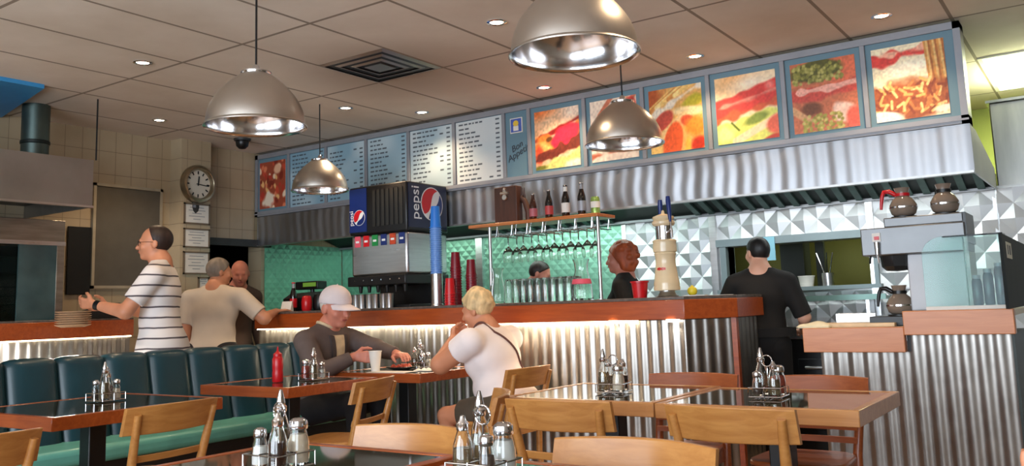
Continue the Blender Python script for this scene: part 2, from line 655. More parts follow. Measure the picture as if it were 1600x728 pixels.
struct(MB().box(-6.16, -6.10, 0, 0.02, 0, 0.02).box(-7.0, -6.04, 1.6, 3.02, ZC - 0.012, ZC - 0.004).build('trim_3', 'sky_blue_paint', smooth=False)) if False else None
bl = MB().prism([(-6.04, 3.05), (-6.06, 1.7), (-7.14, 1.7), (-7.14, 3.28)], ZC - 0.03, ZC - 0.001)
struct(bl.build('trim_3', 'sky_blue_paint', smooth=False))


def quilt(x0, x1, z0, z1, y, s, h, name, m):
    """sheet of pressed pyramids standing off the wall face at y"""
    nx, nz = max(1, round((x1 - x0) / s)), max(1, round((z1 - z0) / s))
    sx, sz = (x1 - x0) / nx, (z1 - z0) / nz
    vs = [(x0 + i * sx, y - (h if (i + j) % 2 == 0 else 0), z0 + j * sz) for j in range(nz + 1) for i in range(nx + 1)]
    fs = []
    for j in range(nz):
        for i in range(nx):
            a = j * (nx + 1) + i
            b, c, d = a + 1, a + nx + 2, a + nx + 1
            fs += [(a, b, d), (b, c, d)] if (i + j) % 2 == 0 else [(a, b, c), (a, c, d)]
    mb = MB().add(vs, fs)
    mb.box(x0, x1, y + 0.001, y + 0.004, z0, z1)
    return struct(mb.build(name, m, smooth=False))


quilt(-3.55, -2.76, 0.95, 1.88, 6.992, 0.10, 0.02, 'trim_4', 'quilted_steel')
quilt(-2.70, -0.625, 1.66, 1.88, 6.992, 0.105, 0.022, 'trim_5', 'quilted_steel')
quilt(-0.62, 2.38, 0.9, 1.88, 6.992, 0.105, 0.022, 'trim_6', 'quilted_steel')
quilt(-2.62, -0.64, 0.9, 1.20, 6.992, 0.1, 0.026, 'trim_7', 'quilted_steel')
quilt(-5.15, -3.59, 0.95, 1.90, 6.992, 0.05, 0.0035, 'trim_8', 'quilted_steel_greenlit')
quilt(-7.14, -5.23, 0.95, 1.90, 6.992, 0.05, 0.0035, 'trim_9', 'quilted_steel_greenlit')
quilt(-1.44, -0.625, 1.21, 1.66, 6.992, 0.1, 0.026, 'trim_13', 'quilted_steel')
quilt(-0.645, -0.615, 0.9, 1.88, 6.985, 0.03, 0.001, 'trim_14', 'quilted_steel')
struct(MB().box(-2.76, -2.70, 6.95, 6.995, 0.95, 1.9).box(-3.59, -3.55, 6.97, 6.995, .95, 1.9).box(-5.23, -5.15, 6.96, 6.995, .95, 1.9).box(-1.50, -1.45, 6.955, 6.995, 0.9, 2.0).build('trim_10', 'steel', smooth=False))
fr = MB()
fr.box(-2.70, -1.42, 6.93, 6.998, 1.60, 1.66).box(-2.70, -1.42, 6.90, 6.998, 1.215, 1.245)
fr.box(-2.67, -2.62, 6.94, 7.15, 1.245, 1.60).box(-1.47, -1.44, 6.94, 7.15, 1.245, 1.60)
struct(fr.build('window_1', mat('sash_grey', (128, 142, 146), 0.5, 0.2, 0.05), smooth=False))

qs = quilt(5.90, 6.98, 0.95, 1.90, 0, 0.05, 0.0035, 'trim_11', 'quilted_steel_greenlit')
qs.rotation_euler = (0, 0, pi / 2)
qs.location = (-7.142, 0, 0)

# ------------------------------------------------------------------ ceiling fittings


def downlight(x, y, label):
    t = thing('recessed_downlight', label, 'ceiling light', (x, y, ZC), 0, 'recessed ceiling spotlights')
    MB().lathe([(0.040, -0.001), (0.058, -0.001), (0.060, -0.006), (0.046, -0.010), (0.040, -0.004), (0.040, -0.001)], 24).build('trim_ring', 'chrome', t)
    MB().lathe([(0, -0.006), (0.03, -0.006), (0.041, -0.003), (0.041, -0.001), (0, -0.001)], 20).build('lens', 'lamp_glow', t)
    lamp('downlight_beam', 'SPOT', (x, y, ZC - 0.03), 30, (1.0, 0.72, 0.45), (x, y, 0), spot=125, blend=0.8, radius=0.04)


downlight(-5.056, 3.178, 'round recessed spotlight in the ceiling left of the second largest pendant')
downlight(-2.823, 4.027, 'round recessed spotlight in the ceiling beside the biggest pendant and right of the air vent')
downlight(-6.454, 4.221, 'small recessed spotlight in the ceiling above the wall clock')
downlight(-3.432, 5.499, 'small recessed spotlight above the square badge on the menu board')
downlight(-2.195, 5.484, 'small recessed spotlight above the fries and sausage picture')
downlight(-0.982, 5.435, 'recessed spotlight above the rightmost two food pictures')
downlight(-4.658, 5.50, 'faint recessed spotlight above the fourth text panel of the menu')
downlight(-5.01, 4.958, 'tiny recessed spotlight behind the cord of the farthest pendant')
for x, y in ((-1.0, 1.2), (-3.0, 0.6), (-1.2, 3.2)):
    lamp('downlight_beam', 'SPOT', (x, y, ZC - 0.03), 30, (1.0, 0.72, 0.45), (x, y, 0), spot=125, blend=0.8, radius=0.04)

t = thing('air_vent', 'square louvred air vent with sooty edges in the ceiling', 'air vent', (-3.98, 4.27, ZC))
f = MB()
for k, (a, b) in enumerate(((0.30, 0.27), (0.225, 0.195), (0.15, 0.12))):
    z0, z1 = -0.004, -0.020
    for rz in range(4):
        R = Matrix.Rotation(rz * pi / 2, 4, 'Z')
        q = MB().add([(-a, -a, -0.001), (a, -a, -0.001), (a - 0.03, -a + 0.03, -0.010), (-a + 0.03, -a + 0.03, -0.010), (-a + .03, -a + .034, -0.009), (a - .03, -a + .034, -0.009), (a, -a + 0.006, -0.0005), (-a, -a + 0.006, -0.0005)], [(3, 2, 1, 0), (3, 4, 5, 2), (4, 7, 6, 5)])
        q.xf(R)
        f.add(q.v, q.f)
f.build('louvre_blades', 'aluminium', t, smooth=False)
MB().box(-0.28, 0.28, -0.28, 0.28, -0.003, -0.0008).build('duct_opening', 'black_metal', t, smooth=False)
MB().box(-0.075, 0.075, -0.075, 0.075, -0.010, -0.006).build('centre_plate', 'aluminium', t, smooth=False)

t = thing('fluorescent_panel', 'bright square fluorescent ceiling panel behind the menu board', 'ceiling light', (-0.3, 7.54, ZC))
MB().box(-0.31, 0.31, -0.60, 0.60, -0.008, -0.001).build('diffuser', 'tube_glow', t, smooth=False)
MB().box(-0.34, -0.31, -0.63, 0.63, -0.012, -0.001).box(0.31, 0.34, -0.63, 0.63, -0.012, -0.001).box(-0.31, 0.31, -0.63, -0.60, -0.012, -0.001).box(-0.31, 0.31, 0.60, 0.63, -0.012, -0.001).build('frame', 'white_paint', t, smooth=False)

t = thing('security_camera', 'small black dome camera on the ceiling left of the menu board', 'security camera', (-6.62, 5.2, ZC))
MB().lathe([(0, -0.02), (0.075, -0.02), (0.08, -0.001), (0, -0.001)][::1], 24).build('base', 'dark_grey', t)
MB().lathe([(0, -0.10), (0.03, -0.095), (0.055, -0.07), (0.062, -0.03), (0.06, -0.02), (0, -0.02)], 24).build('dome', 'black_plastic', t)


def pendant():
    t = thing('pendant_lamp', '-', 'pendant lamp')
    R, h = 0.25, 0.275
    outer = [(R + 0.010, -0.002), (R + 0.012, 0.003), (R + 0.008, 0.008), (R, 0.014)]
    prof = []
    for i in range(17):
        a = i / 16
        prof.append((0.080 + (R - 0.080) * (1 - a ** 2.1), 0.014 + (h - 0.014) * a))
    MB().lathe(outer + prof[1:] + [(0.060, h + 0.004), (0.0, h + 0.004)], 48).build('shade', 'aluminium', t, sharp=50)
    inn = [(max(r - 0.006, 0.0), z - 0.004) for r, z in prof]
    MB().lathe([(R + 0.010, -0.002), (R - 0.004, 0.004)] + inn + [(0, h - 0.006)], 48).build('reflector', 'polished_aluminium', t, sharp=60)
    me = t.children[-1].data
    me.flip_normals()
    MB().lathe([(0.074, h - 0.002), (0.078, h + 0.006), (0.078, h + 0.016), (0.055, h + 0.022), (0.022, h + 0.026), (0.016, h + 0.048), (0.010, h + 0.055), (0, h + 0.055)], 28).build('cap', 'chrome', t)
    MB().cyl((0, 0, h + 0.05), (0, 0, 1.0), 0.0055, n=8).build('cord', 'black_plastic', t)
    MB().lathe([(0.0, h - 0.125), (0.02, h - 0.12), (0.03, h - 0.095), (0.026, h - 0.07), (0.018, h - 0.05), (0.018, h - 0.006), (0, h - 0.006)], 16).build('bulb', 'white_ceramic', t)
    return t


ZP = 2.125
pd = pendant()
for i, (x, y, sc, lb) in enumerate(((-3.56, 2.88, 1.0, 'aluminium dome pendant lamp hanging left of the air vent, second largest'),
                                    (-1.64, 2.86, 0.99, 'largest aluminium dome pendant lamp, hanging at the top middle'),
                                    (-2.38, 4.72, 0.935, 'bronze-tinted dome pendant lamp in front of the food pictures'),
                                    (-5.08, 4.74, 0.865, 'smallest dome pendant lamp, in front of the menu text panels'))):
    p = pd if i == 0 else dup(pd, (0, 0, 0))
    p['label'] = lb
    p['group'] = 'dome pendant lamps'
    p.location = (x, y, ZP)
    p.scale = (sc, sc, sc)
    for ch in p.children:
        if ch.name.startswith('cord'):
            top = (ZC - ZP) / sc
            ch.scale = (1, 1, 1)
            nm = ch.data.copy()
            for vtx in nm.vertices:
                if vtx.co.z > 0.5:
                    vtx.co.z = top
            ch.data = nm


# ------------------------------------------------------------------ painted prints for the menu board
def vnoise(u, v, s, seed):
    r = np.random.default_rng(seed).random((64, 64))
    x, y = u * s, v * s
    i, j = np.floor(x).astype(int), np.floor(y).astype(int)
    a, b = x - i, y - j
    a, b = a * a * (3 - 2 * a), b * b * (3 - 2 * b)
    g = lambda p, q: r[p % 64, q % 64]
    return (g(i, j) * (1 - a) + g(i + 1, j) * a) * (1 - b) + (g(i, j + 1) * (1 - a) + g(i + 1, j + 1) * a) * b


class Paint:
    def __init__(s, n, bg):
        s.n = n
        g = (np.arange(n + 1)) / n
        s.u, s.v = np.meshgrid(g, g)
        s.c = np.zeros((n + 1, n + 1, 3)) + np.array(bg, float)

    def over(s, a, col):
        a = np.clip(a, 0, 1)[..., None]
        s.c = s.c * (1 - a) + np.array(col, float) * a

    def ell(s, cx, cy, rx, ry, col, rot=0.0, soft=0.12, wob=0.0, seed=1):
        x, y = s.u - cx, s.v - cy
        X = (x * cos(rot) + y * sin(rot)) / rx
        Y = (-x * sin(rot) + y * cos(rot)) / ry
        d = np.sqrt(X * X + Y * Y)
        if wob:
            d = d + (vnoise(s.u, s.v, 9, seed) - 0.5) * wob
        s.over((1 - d) / soft, col)

    def band(s, f0, f1, col, soft=0.02, wob=0.0, seed=2):
        """between the heights f0(u) and f1(u)"""
        nz = (vnoise(s.u, s.v, 7, seed) - 0.5) * wob
        s.over(np.minimum((s.v - f0(s.u) + nz) / soft, (f1(s.u) - s.v + nz) / soft), col)

    def line(s, x0, y0, x1, y1, wd, col, soft=0.35):
        dx, dy = x1 - x0, y1 - y0
        t = np.clip(((s.u - x0) * dx + (s.v - y0) * dy) / (dx * dx + dy * dy + 1e-9), 0, 1)
        d = np.hypot(s.u - x0 - t * dx, s.v - y0 - t * dy)
        s.over((1 - d / wd) / soft, col)

    def mott(s, amt, scale, seed):
        s.c *= 1 + (vnoise(s.u, s.v, scale, seed)[..., None] - 0.5) * amt

    def plate(s, name, x0, x1, z0, z1, y, m, parent):
        n = s.n
        vs = [(x0 + (x1 - x0) * i / n, y, z0 + (z1 - z0) * j / n) for j in range(n + 1) for i in range(n + 1)]
        mb = MB().add(vs, [(j * (n + 1) + i, j * (n + 1) + i + 1, (j + 1) * (n + 1) + i + 1, (j + 1) * (n + 1) + i) for j in range(n) for i in range(n)])
        k = len(mb.v)
        mb.box(x0, x1, y + 0.0005, y + 0.004, z0, z1)
        o = mb.build(name, m, parent, smooth=False)
        at = o.data.color_attributes.new('Col', 'FLOAT_COLOR', 'POINT')
        srgb = np.clip(s.c / 255, 0, 1).reshape(-1, 3)
        L = np.where(srgb <= 0.04045, srgb / 12.92, ((srgb + 0.055) / 1.055) ** 2.4)
        data = np.ones((len(mb.v), 4), np.float32)
        data[:, :3] = 0.5
        data[:k, :3] = L
        at.data.foreach_set('color', data.ravel())
        return o


def pic_shrimp():
    p = Paint(72, (150, 66, 44))
    r = np.random.default_rng(3)
    for k in range(46):
        col = [(186, 70, 48), (214, 120, 84), (120, 40, 28), (230, 200, 170), (170, 50, 38), (222, 170, 110)][k % 6]
        p.ell(r.random(), r.random(), 0.05 + 0.09 * r.random(), 0.04 + 0.05 * r.random(), col, r.random() * 3, 0.4, 0.5, k)
    p.ell(0.35, 0.18, 0.26, 0.2, (226, 208, 186), 0.2, 0.3, 0.5, 8)
    p.ell(0.68, 0.82, 0.16, 0.13, (220, 170, 136), 0.2, 0.4, 0.3, 9)
    return p


def pic_burger():
    p = Paint(72, (232, 190, 150))
    p.over((vnoise(p.u, p.v, 3, 4) - 0.3) * 0.7, (214, 140, 92))
    p.ell(0.1, 1.0, 0.6, 0.22, (226, 120, 62), 0.2, 0.8)
    p.over(np.minimum((p.v - 0.62) * 4, (p.u - 0.45) * 3), (240, 214, 190))
    p.band(lambda u: 0.44 + 0.30 * u, lambda u: 0.56 + 0.28 * u, (150, 36, 34), 0.03, 0.06, 5)
    p.band(lambda u: 0.2 + 0.1 * u, lambda u: 0.48 + 0.25 * u, (236, 130, 56), 0.05, 0.2, 6)
    p.ell(0.7, 0.52, 0.36, 0.2, (238, 44, 70), 0.35, 0.18, 0.2, 7)
    p.ell(0.32, 0.5, 0.1, 0.06, (96, 60, 28), 0.3, 0.5)
    p.ell(0.2, 0.34, 0.2, 0.16, (240, 176, 96), 0.4, 0.5, 0.5, 8)
    p.ell(0.08, 0.26, 0.12, 0.2, (230, 80, 50), 0.1, 0.5, 0.4, 9)
    p.band(lambda u: 0.08 + 0.22 * u, lambda u: 0.22 + 0.30 * u, (112, 48, 36), 0.03, 0.14, 10)
    p.band(lambda u: -0.2 + 0 * u, lambda u: 0.05 + 0.26 * u - 0.1 * (u > 2), (206, 206, 120), 0.04, 0.14, 11)
    p.ell(0.1, 0.03, 0.2, 0.05, (110, 110, 40), 0.1, 0.5)
    p.ell(0.9, 0.02, 0.3, 0.12, (238, 226, 200), 0, 0.4)
    p.mott(0.25, 30, 12)
    return p


def pic_sandwich():
    p = Paint(72, (240, 218, 196))
    for k, (a, b) in enumerate(((0.1, 0.75), (0.3, 0.95), (0.55, 0.85), (0.8, 0.95))):
        p.line(a - 0.1, b - 0.2, a + 0.25, b + 0.15, 0.05, (206, 120, 90) if k % 2 else (232, 190, 150))
    p.ell(0.85, 0.85, 0.2, 0.15, (196, 60, 50), 0.4, 0.3, 0.3, 2)
    p.ell(0.5, 0.45, 0.6, 0.2, (232, 190, 140), 0.3, 0.3, 0.3, 3)
    p.band(lambda u: 0.2 + 0.2 * u, lambda u: 0.34 + 0.2 * u, (206, 84, 62), 0.04, 0.2, 4)
    p.band(lambda u: 0.05 + 0.1 * u, lambda u: 0.12 + 0.14 * u, (200, 110, 80), 0.04, 0.1, 5)
    p.mott(0.2, 24, 6)
    return p


def pic_fries():
    p = Paint(80, (226, 170, 96))
    p.ell(0.0, 0.85, 0.4, 0.24, (176, 84, 40), 0.5, 0.5, 0.4, 1)
    for k in range(7):
        p.line(-0.1 + 0.12 * k, 0.62 + 0.05 * k, 0.45 + 0.12 * k, 0.95 + 0.04 * k, 0.045, [(236, 190, 110), (210, 140, 70), (246, 214, 140)][k % 3])
    p.ell(0.84, 0.74, 0.26, 0.12, (190, 176, 48), 0.15, 0.3, 0.4, 3)
    p.band(lambda u: 0.50 + 0.42 * u, lambda u: 0.62 + 0.46 * u, (238, 222, 198), 0.05, 0.12, 4)
    p.ell(0.75, 0.6, 0.4, 0.09, (244, 216, 160), -0.06, 0.4)
    p.ell(0.28, 0.5, 0.22, 0.13, (196, 78, 60), 0.5, 0.2, 0.25, 5)
    p.line(0.1, 0.14, 0.66, 0.52, 0.10, (238, 200, 140))
    p.ell(0.72, 0.45, 0.16, 0.1, (206, 84, 48), -0.2, 0.3)
    p.ell(0.42, 0.12, 0.19, 0.38, (224, 92, 42), -0.3, 0.14)
    p.ell(0.86, 0.34, 0.2, 0.2, (246, 134, 46), -0.4, 0.4, 0.4, 6)
    p.ell(0.9, 0.08, 0.2, 0.14, (190, 56, 34), 0.3, 0.4, 0.3, 7)
    p.ell(0.7, 0.02, 0.07, 0.22, (250, 176, 70), -0.1, 0.4)
    p.ell(0.08, 0.02, 0.2, 0.12, (240, 196, 110), 0.3, 0.5)
    p.mott(0.18, 36, 8)
    return p


def pic_bun():
    p = Paint(80, (236, 210, 170))
    p.ell(0.35, 0.95, 0.6, 0.3, (240, 176, 110), 0.06, 0.9)
    p.ell(0.6, 0.86, 0.5, 0.2, (252, 232, 204), 0.08, 0.9)
    p.band(lambda u: 0.34 + 0.16 * u, lambda u: 0.66 + 0.22 * u, (214, 66, 58), 0.03, 0.05, 2)
    p.band(lambda u: 0.50 + 0.18 * u, lambda u: 0.56 + 0.19 * u, (232, 140, 120), 0.04, 0.08, 3)
    p.ell(0.9, 0.78, 0.1, 0.08, (236, 120, 110), 0.2, 0.6)
    p.band(lambda u: 0.30 + 0.14 * u, lambda u: 0.42 + 0.20 * u, (206, 92, 58), 0.04, 0.1, 4)
    p.band(lambda u: -0.1 + 0 * u, lambda u: 0.30 + 0.2 * u - 0.14 * np.maximum(u - 0.6, 0), (212, 216, 110), 0.05, 0.12, 5)
    p.ell(0.66, 0.32, 0.24, 0.08, (128, 146, 62), 0.25, 0.4, 0.3, 6)
    p.ell(0.12, 0.14, 0.22, 0.14, (236, 232, 150), 0.2, 0.5, 0.4, 7)
    p.line(0.25, 0.3, 0.36, 0.18, 0.02, (90, 110, 40))
    p.line(0.3, 0.02, 1.0, 0.3, 0.07, (236, 212, 170))
    p.ell(0.98, 0.2, 0.2, 0.16, (216, 100, 76), 0.4, 0.3, 0.3, 8)
    p.ell(0.88, 0.0, 0.2, 0.06, (180, 60, 44), 0.3, 0.4)
    p.mott(0.14, 34, 9)
    return p


def pic_peas():
    p = Paint(88, (196, 110, 76))
    r = np.random.default_rng(11)
    p.ell(0.85, 0.75, 0.3, 0.3, (222, 110, 76), 0, 0.4)
    p.ell(0.4, 0.86, 0.46, 0.17, (86, 84, 34), 0.05, 0.2, 0.2, 1)
    for k in range(120):
        p.ell(0.02 + 0.78 * r.random(), 0.70 + 0.26 * r.random(), 0.032, 0.032, [(146, 142, 66), (122, 120, 50), (176, 168, 92)][k % 3], 0, 0.5)
    p.band(lambda u: 0.40 + 0.06 * u, lambda u: 0.62 + 0.08 * u, (202, 76, 62), 0.04, 0.1, 2)
    p.band(lambda u: 0.55 + 0.06 * u, lambda u: 0.60 + 0.06 * u, (240, 170, 150), 0.02, 0.16, 3)
    p.ell(0.8, 0.22, 0.22, 0.16, (240, 200, 180), -0.3, 0.3, 0.4, 4)
    p.ell(0.95, 0.12, 0.16, 0.2, (222, 96, 74), 0.2, 0.3)
    p.ell(0.3, 0.32, 0.2, 0.12, (120, 70, 44), 0, 0.4, 0.3, 5)
    p.line(0.0, 0.34, 0.24, 0.16, 0.06, (214, 160, 112))
    for k in range(90):
        p.ell(0.15 + 0.62 * r.random(), -0.02 + 0.26 * r.random(), 0.034, 0.032, [(166, 158, 70), (142, 134, 56), (196, 184, 104)][k % 3], 0, 0.5)
    p.mott(0.2, 40, 6)
    return p


def pic_pasta():
    p = Paint(88, (238, 222, 186))
    r = np.random.default_rng(14)
    p.band(lambda u: 0.74 + 0.12 * u, lambda u: 0.92 + 0.10 * u, (214, 62, 52), 0.03, 0.12, 1)
    p.band(lambda u: 0.85 + 0.10 * u, lambda u: 0.89 + 0.10 * u, (240, 170, 140), 0.03, 0.16, 2)
    p.ell(0.5, 0.68, 0.4, 0.12, (242, 232, 206), 0.1, 0.5)
    for k in range(10):
        p.line(0.78 + 0.03 * k, 0.4, 0.74 + 0.03 * k, 1.0, 0.02, [(206, 140, 70), (226, 180, 110), (170, 100, 50)][k % 3])
    p.ell(0.5, 0.26, 0.75, 0.3, (160, 84, 44), 0.0, 0.25, 0.3, 3)
    for k in range(70):
        x, y, a = r.random(), 0.08 + 0.42 * r.random(), r.random() * 3.1
        p.line(x - 0.05 * cos(a), y - 0.05 * sin(a), x + 0.05 * cos(a), y + 0.05 * sin(a), 0.022, [(226, 170, 96), (196, 122, 64), (132, 62, 34), (240, 200, 130)][k % 4])
    p.ell(0.12, 0.06, 0.3, 0.09, (248, 240, 226), -0.1, 0.3)
    p.ell(0.92, 0.08, 0.16, 0.06, (244, 226, 200), 0.1, 0.4)
    p.mott(0.2, 40, 4)
    return p


def menu_page(seed, glow_wash):
    r = np.random.default_rng(seed)
    n = 120
    p = Paint(n, (132, 168, 186) if seed < 5 else (170, 194, 206))
    p.over(vnoise(p.u, p.v, 2.2, seed) * 1.1 - 0.3, (200, 212, 216))
    p.over((1 - np.abs(p.v - 0.35 - 0.2 * p.u) * 4), (150, 184, 200))
    p.over(np.full_like(p.u, glow_wash), (228, 224, 218))  # white glow on the right-hand text panels, painted into the page colour
    rows = 13
    for k in range(rows):
        if seed == 2 and k == 0:
            continue
        v = 0.95 - k * (0.9 / (rows - 1))
        x = 0.06
        end = 0.28 + 0.3 * r.random()
        while x < end:
            l = 0.04 + 0.08 * r.random()
            p.over(np.minimum(np.minimum((p.u - x) * 120, (x + l - p.u) * 120), (0.017 - np.abs(p.v - v)) * 120) * 0.85, (70, 78, 88))
            x += l + 0.018
        for q in ((0.86, 0.95),) if r.random() < 0.7 else ((0.70, 0.79), (0.86, 0.95)):
            p.over(np.minimum(np.minimum((p.u - q[0]) * 120, (q[1] - p.u) * 120), (0.017 - np.abs(p.v - v)) * 120) * 0.85, (70, 78, 88))
    return p


YB = 5.77
board = thing('menu_board', 'long light-box menu board with text panels and food pictures under the ceiling', 'menu board', (0, 0, 0))
xs = [-7.13, -6.64, -6.11, -5.58, -5.06, -4.54, -4.015, -3.765, -3.25, -2.75, -2.235, -1.70, -1.18, -0.655]
ZB0, ZB1 = 2.165, 2.80
f = MB()
f.box(-7.14, -0.61, YB, YB + 0.16, ZB1 - 0.045, ZB1)
f.box(-7.14, -0.61, YB, YB + 0.16, ZB0, ZB0 + 0.05)
f.box(-7.14, -7.10, YB, YB + 0.16, ZB0, ZB1)
f.box(-0.65, -0.61, YB, YB + 0.16, ZB0, ZB1)
f.box(-7.14, -0.61, YB - 0.008, YB, ZB0 + 0.018, ZB0 + 0.03)
f.build('frame', 'frame_grey', board, smooth=False)
for x in xs[1:-1]:
    MB().box(x - 0.016, x + 0.016, YB - 0.002, YB + 0.03, ZB0 + 0.05, ZB1 - 0.045).build('divider', 'frame_grey', board, bevel=0.003)
MB().box(-7.10, -0.65, YB + 0.018, YB + 0.14, ZB0 + 0.05, ZB1 - 0.045).build('backing', 'mat_blue', board, smooth=False)
pics = {0: pic_shrimp, 7: pic_burger, 8: pic_sandwich, 9: pic_fries, 10: pic_bun, 11: pic_peas, 12: pic_pasta}
for i in range(13):
    a, b = xs[i] + 0.016, xs[i + 1] - 0.016
    if i in pics:
        o = pics[i]().plate('food_picture', a + 0.035, b - 0.035, ZB0 + 0.075, ZB1 - 0.085, YB + 0.013, 'food_print', board)
        o['label'] = {0: 'shrimp and cream dish picture', 7: 'tomato burger picture', 8: 'sandwich picture', 9: 'fries and sausage picture', 10: 'bun with red tomato and lettuce picture', 11: 'picture of peas and pink fish', 12: 'picture of noodles with meat'}[i]
    elif i < 6:
        menu_page(i, [0, 0.0, 0.05, 0.1, 0.35, 0.6][i]).plate('menu_page', a + 0.004, b - 0.004, ZB0 + 0.052, ZB1 - 0.05, YB + 0.013, 'menu_print', board)
# the badge panel between text and pictures
bd = MB().box(-3.95, -3.83, YB + 0.008, YB + 0.017, 2.575, 2.70).build('badge', 'white_paint', board, smooth=False)
MB().box(-3.942, -3.838, YB + 0.005, YB + 0.008, 2.583, 2.692).build('badge_field', mat('badge_blue', (74, 96, 176), 0.4), bd, smooth=False)
MB().lathe([(0, 0), (0.026, 0), (0.026, 0.003), (0, 0.003)], 24).xf(Matrix.Translation((-3.89, YB + 0.005, 2.652)) @ Matrix.Rotation(radians(90), 4, 'X')).build('badge_sun', mat('badge_yellow', (222, 190, 70), 0.4), bd, smooth=False)
MB().box(-3.915, -3.865, YB + 0.002, YB + 0.005, 2.592, 2.632).build('badge_glass', 'white_paint', bd, smooth=False)
sc = MB()
for tx, dx, dz in (('Bon', -3.895, 2.46), ('Appetit', -3.885, 2.405)):
    q = text_mb(tx, 0.075, 0.001, 0.3).xf(Matrix.Translation((dx, YB + 0.014, dz)) @ Matrix.Rotation(radians(24), 4, 'Y').inverted() @ Matrix.Rotation(radians(90), 4, 'X'))
    sc.add(q.v, q.f)
sc.build('script_lettering', 'menu_text', board, smooth=False)

# ------------------------------------------------------------------ extractor hood under the board
hood = thing('extractor_hood', 'long stainless extractor hood with a rippled front skirt below the menu board', 'extractor hood', (0, 0, 0))


def skirt(u, v):
    x = -7.12 + u * 6.51
    z = 1.87 + v * 0.292
    a = x + 0.012 * sin(x * 3.1) + 0.012 * sin(5 * v + x * 2.3) * (0.5 + 0.5 * sin(x * 1.7))
    y = YB + 0.012 + 0.0024 * sin(2 * pi * a / 0.105) + 0.003 * sin(2 * pi * x / 0.31)
    return (x, y, z)


MB().grid(skirt, 720, 10).build('front_skirt', 'skirt_steel', hood, sharp=80)
s2 = MB().box(-7.12, -0.62, YB + 0.04, YB + 0.05, 1.87, 2.165)
s2.box(-7.12, -0.612, YB - 0.004, YB + 0.05, 1.862, 1.876)
s2.build('inner_skirt', 'steel_matte', hood, smooth=False)
MB().prism_axis([(YB + 0.03, 1.866), (YB + 0.03, 2.16), (6.05, 2.16), (6.97, 2.02), (6.97, 1.875)], -0.622, -0.61, 0).build('end_panel', 'steel_matte', hood, smooth=False)
MB().box(-7.12, -0.62, 6.93, 6.955, 1.868, 1.892).box(-7.12, -0.62, 6.90, 6.93, 1.868, 1.873).build('rear_trough', 'frame_grey', hood, smooth=False)
# sloping bank of baffle filters
fb = MB()
fb.add([(-7.12, 6.93, 1.89), (-0.63, 6.93, 1.89), (-0.63, 6.15, 2.15), (-7.12, 6.15, 2.15)], [(0, 1, 2, 3)])
fb.add([(-7.12, 6.93, 1.90), (-0.63, 6.93, 1.90), (-0.63, 6.15, 2.16), (-7.12, 6.15, 2.16)], [(3, 2, 1, 0)])
fb.box(-7.12, -0.63, YB + 0.05, 6.15, 2.15, 2.16)
fb.build('filter_bank', 'grille_dark', hood, smooth=False)
d = Vector((0, 0.78, -0.26)).normalized()
nrm = Vector((0, -0.26, -0.78)).normalized()
for xa, xb in ((-4.9, -3.62), (-2.9, -0.6)):
    bf = MB()
    for k in range(54):
        x = -6.95 + k * 0.118
        if xa < x < xb:
            R = Matrix((Vector((1, 0, 0)), d, nrm)).transposed()
            bf.obox((x, 6.54, 2.02 - 0.012), (0.05, 0.76, 0.022), R)
    bf.build('baffle_grille', 'hood_filter', hood, smooth=False)

t = thing('steel_duct_box', 'tall stainless duct casing at the right behind the hood', 'duct', (0.4, 7.16, 0))
MB().box(-1.02, 1.2, 0.0, 0.75, 0.0, 2.53).build('casing', 'steel_matte', t, bevel=0.01)
MB().box(-1.04, 1.2, -0.012, 0.77, 2.53, 2.55).build('top_flange', 'steel', t, smooth=False)

# ------------------------------------------------------------------ left wall and the oven corner
t = thing('oven_hood', 'wide steel canopy hood over the pizza oven on the left', 'extractor hood', (-6.6, 2.6, 2.0))
MB().prism_axis([(-0.545, 0.0), (0.43, 0.0), (0.43, 0.35), (-0.545, 0.35)], -1.4, 0.90, 1).build('canopy', 'steel_matte', t, bevel=0.006) if False else None
cn = MB()
cn.box(0.415, 0.43, -1.4, 0.90, 0.0, 0.345).box(-0.545, 0.415, 0.885, 0.90, 0.0, 0.345).box(-0.545, 0.43, -1.4, 0.90, 0.345, 0.355)
cn.build('canopy', 'steel_matte', t, smooth=False)
MB().box(-0.545, 0.415, -1.4, 0.885, 0.10, 0.12).build('inner_lining', 'black_metal', t, smooth=False)
MB().box(0.40, 0.436, -1.4, 0.906, -0.004, 0.012).build('drip_edge', 'steel', t, smooth=False)
t = thing('flue_pipe', 'dark round flue pipe rising from the oven hood to the ceiling', 'flue pipe', (-6.68, 3.32, 2.356))
MB().cyl((0, 0, 0.0), (0, 0, ZC - 2.358), 0.098, n=28).build('pipe', mat('flue_metal', (92, 106, 102), 0.4, 0.9, 0.2, 4), t)
MB().lathe([(0.098, 0.16), (0.104, 0.165), (0.104, 0.185), (0.098, 0.19)], 28).build('joint_band', 'grille_dark', t)
o = tag(MB().cyl((-6.165, 3.515, 2.356), (-6.165, 3.515, ZC - 0.001), 0.006, n=8).build('hanger_rod', 'black_metal'), 'thin black hanger rod between ceiling and corner of the oven hood', 'rod')

